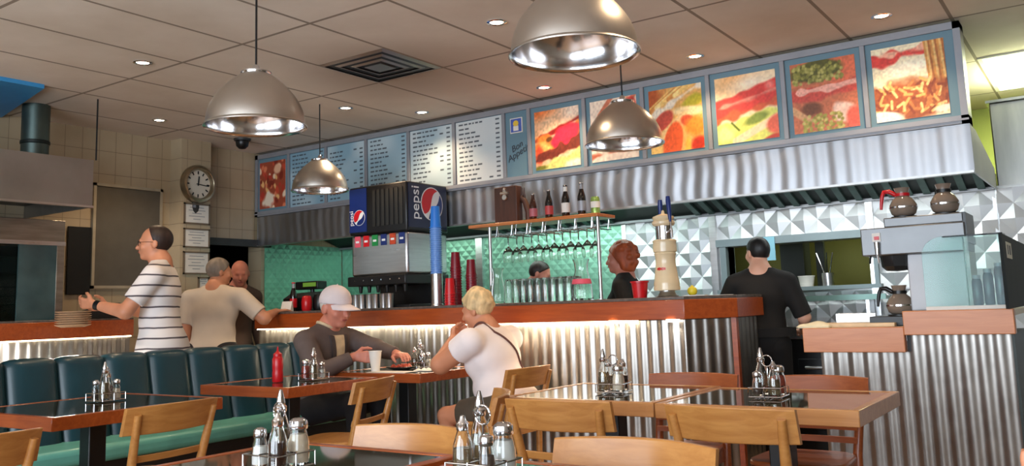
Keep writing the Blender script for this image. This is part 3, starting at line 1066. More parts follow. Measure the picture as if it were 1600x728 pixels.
t = thing('pizza_oven', 'large glass-fronted steel oven behind the left counter', 'oven', (-6.86, 2.6, 0))
ov = MB().box(-0.27, 0.25, -1.2, 0.94, 0.9, 1.12).box(-0.27, 0.25, -1.2, 0.94, 1.76, 1.94).box(-0.27, -0.24, -1.2, 0.94, 1.12, 1.76).box(-0.24, 0.25, 0.88, 0.94, 1.12, 1.76)
ov.build('body', mat('oven_steel', (150, 142, 130), 0.35, 0.9, 0.2, 4, 0, (1, 1, 8)), t, bevel=0.004)
MB().box(-0.27, 0.20, -1.2, 0.94, 0.0, 0.9).build('base', 'dark_grey', t, bevel=0.004)
MB().box(-0.10, -0.09, -1.2, 0.88, 1.12, 1.76).build('back_panel', 'grille_dark', t, smooth=False)
rk = MB()
for k in range(5):
    rk.cyl((0.12, -1.2, 1.2 + k * 0.115), (0.12, 0.88, 1.2 + k * 0.115), 0.005, n=6)
    rk.cyl((0.02, -1.2, 1.2 + k * 0.115), (0.02, 0.88, 1.2 + k * 0.115), 0.005, n=6)
rk.cyl((0.13, 0.42, 1.12), (0.13, 0.42, 1.76), 0.012, n=8).cyl((0.13, -0.3, 1.12), (0.13, -0.3, 1.76), 0.012, n=8)
rk.build('wire_shelves', 'grille_dark', t)
MB().box(0.225, 0.231, -1.2, 0.62, 1.125, 1.755).build('glass_front', 'glass_green', t, smooth=False)
MB().box(0.235, 0.25, 0.60, 0.88, 1.125, 1.755).build('side_pane', mat('dark_pane', (70, 92, 92), 0.15, 0.3, 0.3, 3), t, smooth=False)
MB().box(0.25, 0.265, -1.2, 0.94, 1.745, 1.775).build('lintel_trim', 'steel', t, smooth=False)

t = thing('notice_board', 'large grey notice board with pale frame on the tiled wall', 'notice board', (-7.149, 4.38, 1.44))
MB().box(0.0, 0.02, -0.31, 0.31, 0.02, 0.89).build('panel', 'notice_board', t, smooth=False)
MB().box(0, 0.03, -0.33, -0.305, 0, 0.91).box(0, 0.03, 0.305, 0.33, 0, 0.91).box(0, 0.03, -0.33, 0.33, 0, 0.025).box(0, 0.03, -0.33, 0.33, 0.885, 0.91).build('frame', mat('frame_beige', (168, 156, 134), 0.5), t, smooth=False)
t = thing('black_message_board', 'narrow black board hanging between oven and grey notice board', 'board', (-7.149, 3.945, 1.39))
MB().box(0, 0.02, -0.10, 0.10, 0, 0.57).build('panel', 'black_board', t, bevel=0.003)

# clock and certificates on the pillar
PX = -6.979
t = thing('wall_clock', 'round wall clock with thick dark rim on the tiled pillar', 'clock', (PX, 4.965, 2.405))
Rx = Matrix.Rotation(radians(90), 4, 'Y')
MB().lathe([(0.135, 0.0), (0.178, 0.0), (0.182, 0.03), (0.168, 0.06), (0.148, 0.066), (0.135, 0.05), (0.133, 0.02)], 48).xf(Rx).build('rim', mat('clock_rim', (160, 146, 122), 0.28, 0.9, 0.1), t)
MB().lathe([(0, 0.0), (0.136, 0.0), (0.136, 0.022), (0, 0.022)], 40).xf(Rx).build('dial', mat('clock_face', (214, 206, 190), 0.5, 0, .03), t)
tk = MB()
for k in range(12):
    a = k * pi / 6
    q = MB().box(0.023, 0.025, -0.006, 0.006, 0.094, 0.124).xf(Matrix.Rotation(a, 4, 'X'))
    tk.add(q.v, q.f)
tk.build('hour_marks', 'black_plastic', t, smooth=False)
MB().box(0.026, 0.029, -0.006, 0.006, -0.015, 0.075).xf(Matrix.Rotation(radians(-6), 4, 'X')).build('hour_hand', 'black_plastic', t, smooth=False)
MB().box(0.029, 0.032, -0.004, 0.004, -0.02, 0.115).xf(Matrix.Rotation(radians(-96), 4, 'X')).build('minute_hand', 'black_plastic', t, smooth=False)
t = thing('shield_plaque', 'small dark shield emblem on the pillar under the clock', 'plaque', (PX, 4.955, 2.165))
pts = [(-0.036, 0.075), (0.036, 0.075), (0.036, 0.02), (0.026, -0.012), (0.0, -0.035), (-0.026, -0.012), (-0.036, 0.02)]
MB().prism_axis(pts, 0, 0.008, 0).build('shield', 'dark_grey', t, smooth=False)
MB().prism_axis([(-0.03, 0.07), (0.0, 0.07), (0.0, 0.02), (-0.03, 0.02)], 0.008, 0.010, 0).build('shield_quarter', 'frame_grey', t, smooth=False)
for i, (z0, z1, lb) in enumerate(((2.03, 2.225, 'framed certificate on the pillar, topmost of the three'), (1.81, 1.99, 'framed certificate on the pillar, middle of the three'), (1.565, 1.775, 'framed certificate on the pillar, lowest of the three large ones'), (1.42, 1.54, 'small framed note at the bottom of the pillar'))):
    y0, y1 = (4.83, 5.11) if i < 3 else (4.99, 5.11)
    t = thing('framed_certificate', lb, 'certificate', (PX, (y0 + y1) / 2, z0), 0, 'framed papers on the pillar')
    hy, hz = (y1 - y0) / 2, z1 - z0
    MB().box(0, 0.012, -hy, -hy + 0.014, 0, hz).box(0, 0.012, hy - 0.014, hy, 0, hz).box(0, 0.012, -hy, hy, 0, 0.014).box(0, 0.012, -hy, hy, hz - 0.014, hz).build('frame', mat('cert_frame', (112, 96, 78), 0.4), t, smooth=False)
    MB().box(0, 0.006, -hy + 0.014, hy - 0.014, 0.014, hz - 0.014).build('sheet', 'paper', t, smooth=False)
    ln = MB()
    for k in range(5 if i < 3 else 3):
        ww = (0.075, 0.09, 0.05, 0.085, 0.04)[k] * (1 if i < 3 else 0.4)
        zz = hz * (0.8 - 0.14 * k)
        ln.box(0.0061, 0.0068, -ww, ww, zz - 0.003, zz + 0.003)
    ln.build('printed_lines', 'frame_grey', t, smooth=False)


# ------------------------------------------------------------------ counters
def corrugated(path, z0, z1, name, parent, pitch=0.0762, amp=0.0045, m='galvanised'):
    """corrugated sheet standing along a polyline, ribs upright"""
    P = [Vector((*p, 0)) for p in path]
    vs = []
    nrow = 0
    s = 0.0
    for a, b in zip(P, P[1:]):
        L = (b - a).length
        d = (b - a) / L
        n = Vector((d.y, -d.x, 0))
        k = max(2, int(L / pitch * 12))
        for i in range(k + 1):
            q = (s + L * i / k) / pitch
            off = amp * sin(2 * pi * q)
            p = a + d * (L * i / k) + n * (off + amp)
            vs.append((p.x, p.y, z0))
            vs.append((p.x, p.y, z1))
            nrow += 1
        s += L
    fs = [(2 * i, 2 * i + 2, 2 * i + 3, 2 * i + 1) for i in range(nrow - 1)]
    return MB().add(vs, fs).build(name, m, parent, sharp=80)


def offset(path, d):
    out = []
    n = len(path)
    for i in range(n):
        a = Vector(path[max(i - 1, 0)])
        b = Vector(path[i])
        c = Vector(path[min(i + 1, n - 1)])
        d1 = (b - a).normalized() if i > 0 else (c - b).normalized()
        d2 = (c - b).normalized() if i < n - 1 else d1
        n1, n2 = Vector((d1.y, -d1.x)), Vector((d2.y, -d2.x))
        m_ = (n1 + n2).normalized()
        m_ = m_ / max(0.4, m_.dot(n1))
        out.append(tuple(b + m_ * d))
    return out


ZT = 1.192
bar = thing('bar_counter', 'long bar counter with wooden edge over a lit corrugated metal front', 'counter', (0, 0, 0))
path = [(-6.30, 5.15), (-2.24, 5.15), (-2.02, 5.37), (-2.02, 5.84)]
MB().prism(path + [(-6.30, 5.84)], 0.0, 1.04).build('body', 'dark_grey', bar, smooth=False)
corrugated(path, 0.02, 1.045, 'corrugated_front', bar)
out = offset(path, 0.055)
inn = offset(path, 0.0)
MB().prism(out + inn[::-1], 1.05, 1.172).build('wooden_edge', 'bar_wood', bar, bevel=0.004)
MB().prism(offset(path, 0.05) + [(-6.30, 5.84)], 1.172, ZT).build('worktop', mat('worktop_stone', (92, 82, 76), 0.25, 0, 0.3, 30), bar, bevel=0.003)
MB().prism(offset(path, 0.0) + [(-6.30, 5.84)], 1.045, 1.17).build('core', 'dark_grey', bar, smooth=False)
MB().box(-2.02, -1.985, 5.36, 5.40, 0, 1.05).build('end_post', 'bar_wood', bar, smooth=False)
MB().box(-6.28, -2.55, 5.108, 5.122, 1.040, 1.049).build('light_strip', 'led_glow', bar, smooth=False)
for x in (-2.72, -2.31):
    MB().lathe([(0, -0.016), (0.036, -0.016), (0.044, 0.0), (0, 0.0)], 16, (x, 5.122, 1.05)).build('puck_light', 'lamp_glow', bar)
    lamp('puck_beam', 'SPOT', (x, 5.112, 1.03), 5, (1.0, 0.9, 0.74), (x, 5.16, 0), spot=130, blend=0.6, radius=0.02)

lc = thing('side_counter', 'left counter with wooden edge and bright ribbed metal front behind the banquette', 'counter', (0, 0, 0))
MB().box(-6.59, -6.43, 1.3, 3.98, 0, 1.04).build('body', 'dark_grey', lc, smooth=False)
corrugated([(-6.43, 3.98)[::1], (-6.43, 1.3)][::-1], 0.02, 1.035, 'corrugated_front', lc, 0.0762, 0.0045)
MB().box(-6.43, -6.375, 1.3, 3.985, 1.045, 1.168).build('wooden_edge', 'bar_wood', lc, bevel=0.004)
MB().box(-6.59, -6.38, 1.3, 3.985, 1.168, 1.182).build('worktop', 'worktop_stone' if False else M['worktop_stone'], lc, bevel=0.003)
MB().box(-6.396, -6.384, 1.3, 3.97, 1.036, 1.045).build('light_strip', 'led_glow', lc, smooth=False)

rc = thing('service_counter', 'stepped service counter with plain ribbed metal front on the right', 'counter', (0, 0, 0))
MB().box(-1.42, -0.455, 5.16, 5.85, 0, 0.84).box(-0.955, -0.455, 5.16, 5.85, 0.84, 0.94).build('body', 'dark_grey', rc, smooth=False)
corrugated([(-1.42, 5.16), (-0.937, 5.16)], 0.0, 0.848, 'corrugated_front', rc, 0.0805, 0.0045)
corrugated([(-0.937, 5.16), (-0.454, 5.16)], 0.0, 0.94, 'corrugated_front', rc, 0.0805, 0.0045)
MB().box(-1.50, -0.957, 5.10, 5.16, 0.846, 0.982).build('low_wooden_edge', 'bar_light_wood', rc, bevel=0.004)
MB().box(-0.955, -0.43, 5.085, 5.16, 0.938, 1.066).build('high_wooden_edge', 'bar_light_wood', rc, bevel=0.004)
MB().box(-1.50, -0.955, 5.16, 5.86, 0.945, 0.978).build('low_worktop', 'white_paint', rc, bevel=0.003)
MB().box(-0.955, -0.43, 5.16, 5.86, 1.03, 1.062).build('high_worktop', 'white_paint', rc, bevel=0.003)
MB().box(-0.453, -0.44, 5.12, 6.38, 0, 0.94).build('side_panel', mat('side_green', (36, 48, 44), 0.5, 0, 0.2), rc, smooth=False)

# ------------------------------------------------------------------ kitchen line behind the bar
t = thing('cooking_range', 'dark cooking range with steel top along the kitchen wall', 'range', (0, 0, 0))
MB().box(-3.2, -1.35, 6.46, 6.94, 0.0, 0.86).build('body', 'black_metal', t, bevel=0.005)
MB().box(-3.22, -1.33, 6.44, 6.95, 0.86, 0.905).build('steel_top', 'steel', t, bevel=0.004)
for k, x in enumerate((-2.85, -2.25, -1.68)):
    d_ = MB().box(x - 0.26, x + 0.26, 6.435, 6.46, 0.22, 0.72).build('oven_door', 'black_plastic', t, bevel=0.004)
    MB().cyl((x - 0.2, 6.40, 0.66), (x + 0.2, 6.40, 0.66), 0.011, n=10).box(x - .2, x - .18, 6.40, 6.436, .65, .67).box(x + .18, x + .2, 6.40, 6.436, .65, .67).build('handle', 'steel', d_)
t = thing('griddle_shelf', 'long narrow steel shelf at the serving window', 'shelf', (0, 0, 0))
MB().box(-3.25, -1.36, 6.74, 6.93, 1.13, 1.155).box(-3.25, -1.36, 6.72, 6.745, 1.13, 1.17).build('shelf_board', mat('shelf_green', (112, 140, 132), 0.4, 0.5), t, smooth=False)
for x in (-3.2, -2.4, -1.5):
    MB().box(x - 0.012, x + 0.012, 6.77, 6.93, 0.906, 1.13).build('bracket', 'steel', t, smooth=False)
t = thing('back_counter', 'steel back counter with dark doors under the steel wall tinted green for its light', 'counter', (0, 0, 0))
MB().box(-7.0, -3.3, 6.42, 6.97, 0.0, 0.90).build('body', 'dark_grey', t, bevel=0.005)
MB().box(-7.02, -3.28, 6.39, 6.98, 0.90, 0.94).build('steel_top', 'steel', t, bevel=0.004)
t = thing('right_back_counter', 'steel back counter below the diamond wall on the right', 'counter', (0, 0, 0))
MB().box(-1.28, 1.6, 6.42, 6.96, 0.0, 0.84).build('body', 'steel_matte', t, bevel=0.005)
MB().box(-1.30, 1.6, 6.39, 6.96, 0.84, 0.88).build('steel_top', 'steel', t, bevel=0.004)
tag(MB().box(-2.315, -2.20, 6.918, 6.924, 1.465, 1.655).build('blue_notice', 'blue_paper', smooth=False), 'pale blue paper fixed to the serving window frame beside the cook', 'notice')
t = thing('white_tub', 'white plastic tub on the serving window sill right of the cook', 'tub', (-2.0, 7.02, 1.2455))
MB().lathe([(0, 0), (0.05, 0), (0.062, 0.075), (0.066, 0.08), (0.066, 0.085), (0.058, 0.085), (0.054, 0.02), (0, 0.02)], 20).build('bowl', 'white_ceramic', t)
t = thing('utensil_pot', 'steel pot of utensils on the serving window sill', 'utensil pot', (-1.84, 7.04, 1.2455))
MB().lathe([(0, 0), (0.045, 0), (0.048, 0.10), (0.044, 0.10), (0.041, 0.01), (0, 0.01)], 18).build('pot', 'steel', t)
ut = MB()
for a, b in ((0.2, 0.03), (-0.35, 0.01), (0.05, -0.02)):
    ut.cyl((0.01 * b, b * 0.5, 0.02), (a * 0.22, b, 0.26), 0.005, n=6)
ut.build('utensils', 'chrome', t)
t = thing('sauce_pan', 'tall steel pot standing on the range behind the beer tower', 'pot', (-2.75, 6.6, 0.906))
MB().lathe([(0, 0), (0.12, 0), (0.125, 0.01), (0.125, 0.17), (0.13, 0.175), (0.12, 0.175), (0.118, 0.015), (0, 0.015)], 28).build('pot_body', 'steel', t)
MB().cyl((0.12, 0, 0.13), (0.30, -0.03, 0.15), 0.011, n=8).build('handle', 'black_plastic', t)

# ------------------------------------------------------------------ soda fountain on the bar
sx0, sx1, sy0, sy1 = -5.24, -4.60, 5.22, 5.74
sf = thing('soda_fountain', 'tall black and steel soda fountain with round tricolour emblems on the bar', 'soda fountain', (0, 0, 0))
MB().box(sx0, sx1, sy0, sy1, 1.80, 2.205).build('upper_cabinet', 'black_plastic', sf, bevel=0.012)
MB().box(sx0 + 0.01, sx1 - 0.01, sy0 + 0.01, sy1, 1.455, 1.80).build('steel_front', 'steel', sf, bevel=0.02)
MB().box(sx0, sx1, sy0 - 0.03, sy1, 1.375, 1.455).build('valve_block', 'black_plastic', sf, bevel=0.008)
MB().box(sx0 + 0.02, sx1 - 0.02, 5.56, sy1, 1.215, 1.375).build('rear_splash', 'black_plastic', sf, smooth=False)
MB().box(sx0, sx1, sy0 + 0.02, sy1, ZT, 1.215).build('drip_tray', 'black_metal', sf, bevel=0.004)
for k in range(6):
    x = sx0 + 0.075 + k * 0.098
    n_ = MB().cyl((x, sy0 + 0.05, 1.32), (x, sy0 + 0.05, 1.376), 0.012, 0.02, n=10).build('nozzle', 'black_plastic', sf)
vg = MB()
for k in range(7):
    x = sx0 + 0.27 + k * 0.05
    vg.box(x, x + 0.03, sy0 - 0.006, sy0 + 0.004, 1.86, 2.16)
vg.build('vent_slats', mat('vent_grey', (40, 40, 38), 0.4), sf, smooth=False)
MB().box(sx0 + 0.005, sx0 + 0.20, sy0 - 0.004, sy0 + 0.005, 1.825, 2.19).build('front_sign', 'logo_blue', sf, smooth=False)
MB().box(sx1 - 0.004, sx1 + 0.004, sy0 + 0.02, sy1 - 0.02, 1.83, 2.19).build('side_sign', mat('sign_navy', (16, 26, 62), 0.3), sf, smooth=False)
lb = [('pink', 'pink_label'), ('red', 'logo_red'), ('green', 'logo_green'), ('blue', 'logo_blue'), ('red', 'food_red'), ('blue', 'logo_blue')]
for k, (_, m_) in enumerate(lb):
    x = sx0 + 0.055 + k * 0.098
    p_ = MB().box(x, x + 0.062, sy0 + 0.004, sy0 + 0.0105, 1.70, 1.79).build('flavour_label', m_, sf, smooth=False)
    p_['label'] = {0: 'pink', 1: 'red', 2: 'green', 3: 'blue', 4: 'orange', 5: 'navy'}[k] + ' flavour label'
    MB().box(x + 0.012, x + 0.05, sy0 + 0.003, sy0 + 0.004, 1.735, 1.752).build('label_stripe', 'logo_white', p_, smooth=False)
    MB().cyl((x + 0.031, sy0 + 0.002, 1.42), (x + 0.031, sy0 - 0.033, 1.42), 0.006, n=8).build('indicator', 'chrome', sf)


def emblem(parent, T, R):
    """round emblem: red cap, white wave, blue base; built in local XY then placed by T"""
    n = 40
    def circ(a):
        return (R * cos(a), R * sin(a))
    up = lambda x: 0.20 * x + 0.20 * R * sin(pi * x / R) * 0.9 + 0.12 * R
    lo = lambda x: 0.34 * x - 0.22 * R * sin(pi * x / R) * 0.6 - 0.30 * R
    MB().lathe([(0, 0), (R * 1.06, 0), (R * 1.06, 0.002), (0, 0.002)], 40).xf(T).build('emblem_disc', 'logo_white', parent, smooth=False)
    for nm, m_, f0, f1 in (('emblem_red', 'logo_red', up, None), ('emblem_blue', 'logo_blue', None, lo)):
        vs = []
        xs_ = [R * (-1 + 2 * i / n) for i in range(n + 1)]
        fs = []
        for x in xs_:
            h = math.sqrt(max(0, R * R - x * x))
            a = max(-h, min(h, f0(x))) if f0 else -h
            b = max(-h, min(h, f1(x))) if f1 else h
            vs += [(x, min(a, b), 0.003), (x, max(a, b), 0.003)]
        fs = [(2 * i, 2 * i + 2, 2 * i + 3, 2 * i + 1) for i in range(n)]
        MB().add(vs, fs).xf(T).build(nm, m_, parent, smooth=False)


# side face (+X) and front face (-Y); the emblem's local X runs along the face, Y up
side = Matrix(((0, 0, 1, sx1 + 0.004), (1, 0, 0, sy0 + 0.31), (0, 1, 0, 2.035), (0, 0, 0, 1)))
emblem(sf, side @ Matrix.Rotation(radians(38), 4, 'Z'), 0.132)
q = text_mb('pepsi', 0.135).xf(side @ Matrix.Translation((-0.205, -0.0, 0.001)) @ Matrix.Rotation(radians(90), 4, 'Z'))
q.build('side_lettering', 'logo_white', sf, smooth=False)
front = Matrix(((1, 0, 0, sx0 + 0.118), (0, 0, -1, sy0 - 0.004), (0, 1, 0, 1.945), (0, 0, 0, 1)))
emblem(sf, front @ Matrix.Rotation(radians(30), 4, 'Z'), 0.062)
q = text_mb('pepsi', 0.062).xf(front @ Matrix.Translation((-0.088, -0.0, 0.001)) @ Matrix.Rotation(radians(90), 4, 'Z'))
q.build('front_lettering', 'logo_white', sf, smooth=False)

# cups beside the fountain
t = thing('cup_dispenser', 'brushed steel tube carrying the blue cup stack on the bar', 'cup holder', (-4.355, 5.28, ZT))
MB().lathe([(0, 0), (0.05, 0), (0.05, 0.01), (0.046, 0.015), (0.046, 0.25), (0, 0.25)], 28).build('tube', 'steel', t)
cup = MB().lathe([(0.034, 0.172), (0.0, 0.172)], 24).v  # crown of an upturned cup


def cup_mesh(rt, rb, h):
    return [(rt - 0.002, 0), (rt + 0.003, 0.0015), (rt + 0.003, 0.006), (rt - 0.003, 0.008), (rb, h), (rb - 0.004, h + 0.001), (rb - 0.004, h - 0.004), (0, h - 0.004)]


c0 = None
for k in range(21):
    lb_ = 'blue paper cup turned over in the tall stack beside the soda fountain'
    if c0 is None:
        o = MB().lathe(cup_mesh(0.046, 0.034, 0.17), 24, mi=0).build('paper_cup', ['blue_cup_pale'])
        c0 = o
    else:
        o = c0.copy()
        C.objects.link(o)
    o.location = (-4.355, 5.28, ZT + 0.25 + k * 0.0172)
    tag(o, lb_, 'cup', 'blue paper cups')
o = MB().lathe(cup_mesh(0.046, 0.034, 0.17), 24).build('paper_cup', 'blue_cup')
o.location = (-4.355, 5.28, ZT + 0.25 + 21 * 0.0172)
tag(o, 'bright blue paper cup topmost on the tall blue stack', 'cup', 'blue paper cups')
r0 = None
for si, (x, y, n, lb_) in enumerate(((-4.225, 5.36, 15, 'dark red tumbler turned over in the tallest red stack'), (-4.12, 5.42, 12, 'dark red tumbler turned over in the second red stack'), (-4.20, 5.25, 5, 'red tumbler turned over in the low front stack by the blue cups'))):
    for k in range(n):
        if r0 is None or si == 2 and k == 0:
            o = MB().lathe(cup_mesh(0.045, 0.033, 0.125), 22).build('plastic_tumbler', 'dark_red_plastic' if si < 2 else 'red_plastic')
            r0 = o
        else:
            o = r0.copy()
            C.objects.link(o)
        o.location = (x, y, ZT + k * 0.0205)
        tag(o, lb_, 'cup', 'red tumblers')

# ------------------------------------------------------------------ glass shelf over the bar
sh = thing('glass_rack_shelf', 'wooden shelf on steel posts with a rail of hanging wine glasses', 'shelf', (0, 0, 0))
MB().box(-4.07, -2.93, 5.33, 5.60, 1.775, 1.80).build('shelf_board', 'shelf_wood', sh, bevel=0.004)
for x in (-3.90, -2.955):
    for y in (5.38,):
        MB().cyl((x, y, ZT), (x, y, 1.775), 0.013, n=12).lathe([(0, 0), (0.03, 0), (0.03, 0.006), (0, 0.006)], 16, (x, y, ZT)).build('post', 'steel', sh)
rl = MB()
for k in range(7):
    x = -3.80 + k * 0.137
    for dx in (-0.012, 0.012):
        rl.cyl((x + dx, 5.33, 1.696), (x + dx, 5.60, 1.696), 0.003, n=6)
    for y in (5.34, 5.59):
        rl.cyl((x - 0.012, y, 1.696), (x, y, 1.776), 0.0022, n=6).cyl((x + 0.012, y, 1.696), (x, y, 1.776), 0.0022, n=6)
rl.build('hanger_rails', 'chrome', sh, smooth=False)
MB().cyl((-3.9, 5.38, 1.70), (-2.955, 5.38, 1.70), 0.006, n=8).build('cross_rod', 'steel', sh)

wg = None
cols = [-3.735, -3.598, -3.461, -3.324, -3.187, -3.05]
for r_, y in enumerate((5.385, 5.50)):
    for k, x in enumerate(cols):
        if wg is None:
            prof = [(0.0, 0.0), (0.034, 0.0), (0.034, -0.003), (0.008, -0.007), (0.004, -0.014), (0.004, -0.075), (0.012, -0.085), (0.034, -0.11), (0.040, -0.14), (0.036, -0.175), (0.033, -0.185), (0.0315, -0.185), (0.0345, -0.175), (0.0385, -0.14), (0.032, -0.112), (0.01, -0.09), (0.0, -0.088)]
            wg = MB().lathe(prof[::-1], 20).build('wine_glass', 'glass')
            o = wg
        else:
            o = wg.copy()
            C.objects.link(o)
        o.location = (x, y, 1.703)
        o.scale = (1.12, 1.12, 1.12)
        tag(o, 'stemmed wine glass hanging upside down under the wooden shelf', 'wine glass', 'hanging wine glasses')


def bottle(name, label, x, y, z, h, r, m, lab=None, capm='logo_red', group='drinks on the wooden shelf', neck=0.013, foil=None):
    t = thing(name, label, 'bottle', (x, y, z), 0, group)
    MB().lathe([(0, 0), (r * 0.9, 0), (r, 0.006), (r, h * 0.52), (r * 0.92, h * 0.60), (neck * 1.25, h * 0.78), (neck, h * 0.84), (neck, h * 0.955), (neck * 1.12, h * 0.96), (neck * 1.12, h * 0.975), (0, h * 0.975)], 22).build('glass_body', m, t)
    MB().lathe([(0, h * 0.962), (neck * 1.3, h * 0.962), (neck * 1.3, h * 0.985), (neck, h), (0, h)], 16).build('bottle_cap', capm, t)
    if lab:
        MB().lathe([(r + 0.0006, h * 0.14), (r + 0.0012, h * 0.14), (r + 0.0012, h * 0.44), (r + 0.0006, h * 0.44)], 22).build('paper_label', lab, t)
    if foil:
        MB().lathe([(neck * 1.3, h * 0.80), (neck * 1.12, h * 0.84), (neck * 1.12, h * 0.95)], 16).build('neck_foil', foil, t)
    return t


bottle('beer_bottle', 'small brown beer bottle with a pinkish label, first bottle left on the shelf', -3.52, 5.42, 1.80, 0.20, 0.029, 'bottle_glass', mat('label_rose', (176, 96, 104), 0.5), 'chrome')
bottle('beer_bottle', 'dark beer bottle with a heart-like red label, second bottle on the shelf', -3.38, 5.42, 1.80, 0.215, 0.03, 'dark_bottle', mat('label_red', (184, 66, 66), 0.5), 'chrome')
bottle('beer_bottle', 'dark beer bottle with white label and white neck, third bottle on the shelf', -3.235, 5.42, 1.80, 0.235, 0.031, 'dark_bottle', 'paper', 'black_plastic', foil='paper')
bottle('beer_bottle', 'tallest black bottle with silver neck foil beside the green can', -3.10, 5.42, 1.80, 0.24, 0.031, 'dark_bottle', 'frame_grey', 'frame_grey', foil='frame_grey')
t = thing('beer_can', 'green and pale beer can at the right end of the wooden shelf', 'can', (-2.99, 5.42, 1.80), 0, 'drinks on the wooden shelf')
MB().lathe([(0, 0), (0.026, 0), (0.033, 0.008), (0.033, 0.11), (0.028, 0.122), (0.027, 0.125), (0, 0.122)], 24).build('can_body', 'can_green', t)
MB().lathe([(0.0335, 0.045), (0.0338, 0.045), (0.0338, 0.09), (0.0335, 0.09)], 24).build('can_label', 'paper', t)
t = thing('bottle_opener_block', 'brown wooden block with a cast metal bottle opener on the shelf', 'bottle opener', (-3.78, 5.47, 1.80))
MB().box(-0.105, 0.105, -0.04, 0.04, 0, 0.285).build('block', 'brown_wood', t, bevel=0.006)
op = MB()
op.lathe([(0, -0.008), (0.02, -0.008), (0.024, 0), (0.02, 0.008), (0, 0.008)], 18).xf(Matrix.Translation((0.0, -0.048, 0.20)) @ Matrix.Rotation(radians(90), 4, 'X'))
op.box(-0.012, 0.012, -0.055, -0.04, 0.2, 0.26)
op.cyl((-0.036, -0.05, 0.232), (0.036, -0.05, 0.232), 0.011, n=10)
op.ball((0, -0.05, 0.262), 0.013, 8)
op.build('opener', 'aluminium', t)
t = thing('carved_hand', 'dark carved wooden claw leaning beside the bottle opener block', 'carving', (-3.645, 5.50, 1.80))
cv = MB()
cv.tube([(0.03, 0, 0), (0.03, 0, 0.08), (0.0, 0, 0.16), (-0.03, 0, 0.20)], [0.028, 0.026, 0.022, 0.024], 10)
for k in range(4):
    cv.tube([(-0.035 + 0.012 * k, 0, 0.19), (-0.055 + 0.019 * k, -0.01, 0.235), (-0.052 + 0.019 * k, -0.012, 0.27)], [0.007, 0.006, 0.003], 8)
cv.build('claw', 'brown_wood', t)

# ------------------------------------------------------------------ things standing on the bar
bg = None
for r_ in range(3):
    for k in range(9):
        x, y = -3.665 + k * 0.064 + (r_ % 2) * 0.02, 5.27 + r_ * 0.064
        if bg is None:
            pr = [(0.031, 0), (0.0325, 0.0), (0.0335, 0.004), (0.031, 0.12), (0.027, 0.165), (0.024, 0.172), (0, 0.172), (0, 0.160), (0.024, 0.158), (0.0285, 0.115), (0.0312, 0.004), (0.031, 0)]
            mb = MB().lathe(pr, 16)
            bg = mb.build('beer_glass', 'glass')
            o = bg
        else:
            o = bg.copy()
            C.objects.link(o)
        o.location = (x, y, ZT)
        tag(o, 'plain beer glass turned upside down in the dense block on the bar', 'glass', 'upturned beer glasses')


def carafe(label, x, y, h, r, lab=None):
    t = thing('glass_carafe', label, 'carafe', (x, y, ZT), 0, 'carafes on the bar')
    MB().lathe([(0, 0.0), (r, 0), (r * 1.04, 0.01), (r * 0.95, h * 0.35), (r * 0.62, h * 0.72), (r * 0.66, h * 0.9), (r * 0.8, h), (r * 0.75, h), (r * 0.6, h * 0.9), (r * 0.56, h * 0.72), (r * 0.89, h * 0.35), (r * 0.96, 0.014), (0, 0.012)], 26).build('vessel', 'glass', t)
    if lab:
        MB().lathe([(r * 0.93, h * 0.40), (r * 0.94, h * 0.40), (r * 0.84, h * 0.52), (r * 0.83, h * 0.52)], 26).build('band', lab, t)
    return t


carafe('clear glass carafe on the bar beside the left shelf post', -3.80, 5.32, 0.265, 0.062)
carafe('glass water carafe with a pink band beside the upturned glasses', -3.055, 5.29, 0.285, 0.075, 'pink_label')

t = thing('beer_tower', 'cream ceramic beer tap tower with steel collar and two blue handles', 'beer tap', (-2.435, 5.34, ZT))
MB().lathe([(0, 0), (0.07, 0), (0.075, 0.008), (0.06, 0.02), (0.05, 0.035), (0.05, 0.045), (0, 0.045)], 32).build('steel_foot', 'steel', t)
MB().lathe([(0.05, 0.04), (0.086, 0.045), (0.088, 0.06), (0.084, 0.075), (0.086, 0.085), (0.083, 0.10), (0.074, 0.16), (0.066, 0.22), (0.067, 0.27), (0.074, 0.285), (0.070, 0.295), (0.078, 0.30), (0.080, 0.33), (0.076, 0.36), (0.080, 0.372), (0.07, 0.38), (0, 0.38)], 40).build('ceramic_column', 'cream_ceramic', t)
MB().lathe([(0, 0.378), (0.056, 0.378), (0.056, 0.475), (0, 0.475)], 32).build('steel_collar', 'chrome', t)
MB().lathe([(0, 0.47), (0.065, 0.472), (0.076, 0.485), (0.076, 0.50), (0.064, 0.51), (0.072, 0.52), (0.07, 0.535), (0.03, 0.55), (0.012, 0.555), (0.008, 0.575), (0, 0.58)], 36).build('ceramic_lid', 'cream_ceramic', t)
for (ax, ay), nm in (((0.75, -0.66), 'tap'), ((-0.55, 0.83), 'tap')):
    tp = MB().cyl((ax * 0.05, ay * 0.05, 0.425), (ax * 0.125, ay * 0.125, 0.43), 0.010, n=10)
    tp.cyl((ax * 0.12, ay * 0.12, 0.445), (ax * 0.13, ay * 0.13, 0.385), 0.009, 0.006, n=10)
    tp.cyl((ax * 0.118, ay * 0.118, 0.43), (ax * 0.11, ay * 0.11, 0.49), 0.007, n=8)
    p_ = tp.build(nm, 'chrome', t)
    MB().tube([(ax * 0.11, ay * 0.11, 0.49), (ax * 0.105, ay * 0.105, 0.53), (ax * 0.095, ay * 0.095, 0.63), (ax * 0.092, ay * 0.092, 0.66)], [0.008, 0.013, 0.017, 0.014], 10).build('handle', 'logo_blue', p_)
cx_ = []
lt = MB()
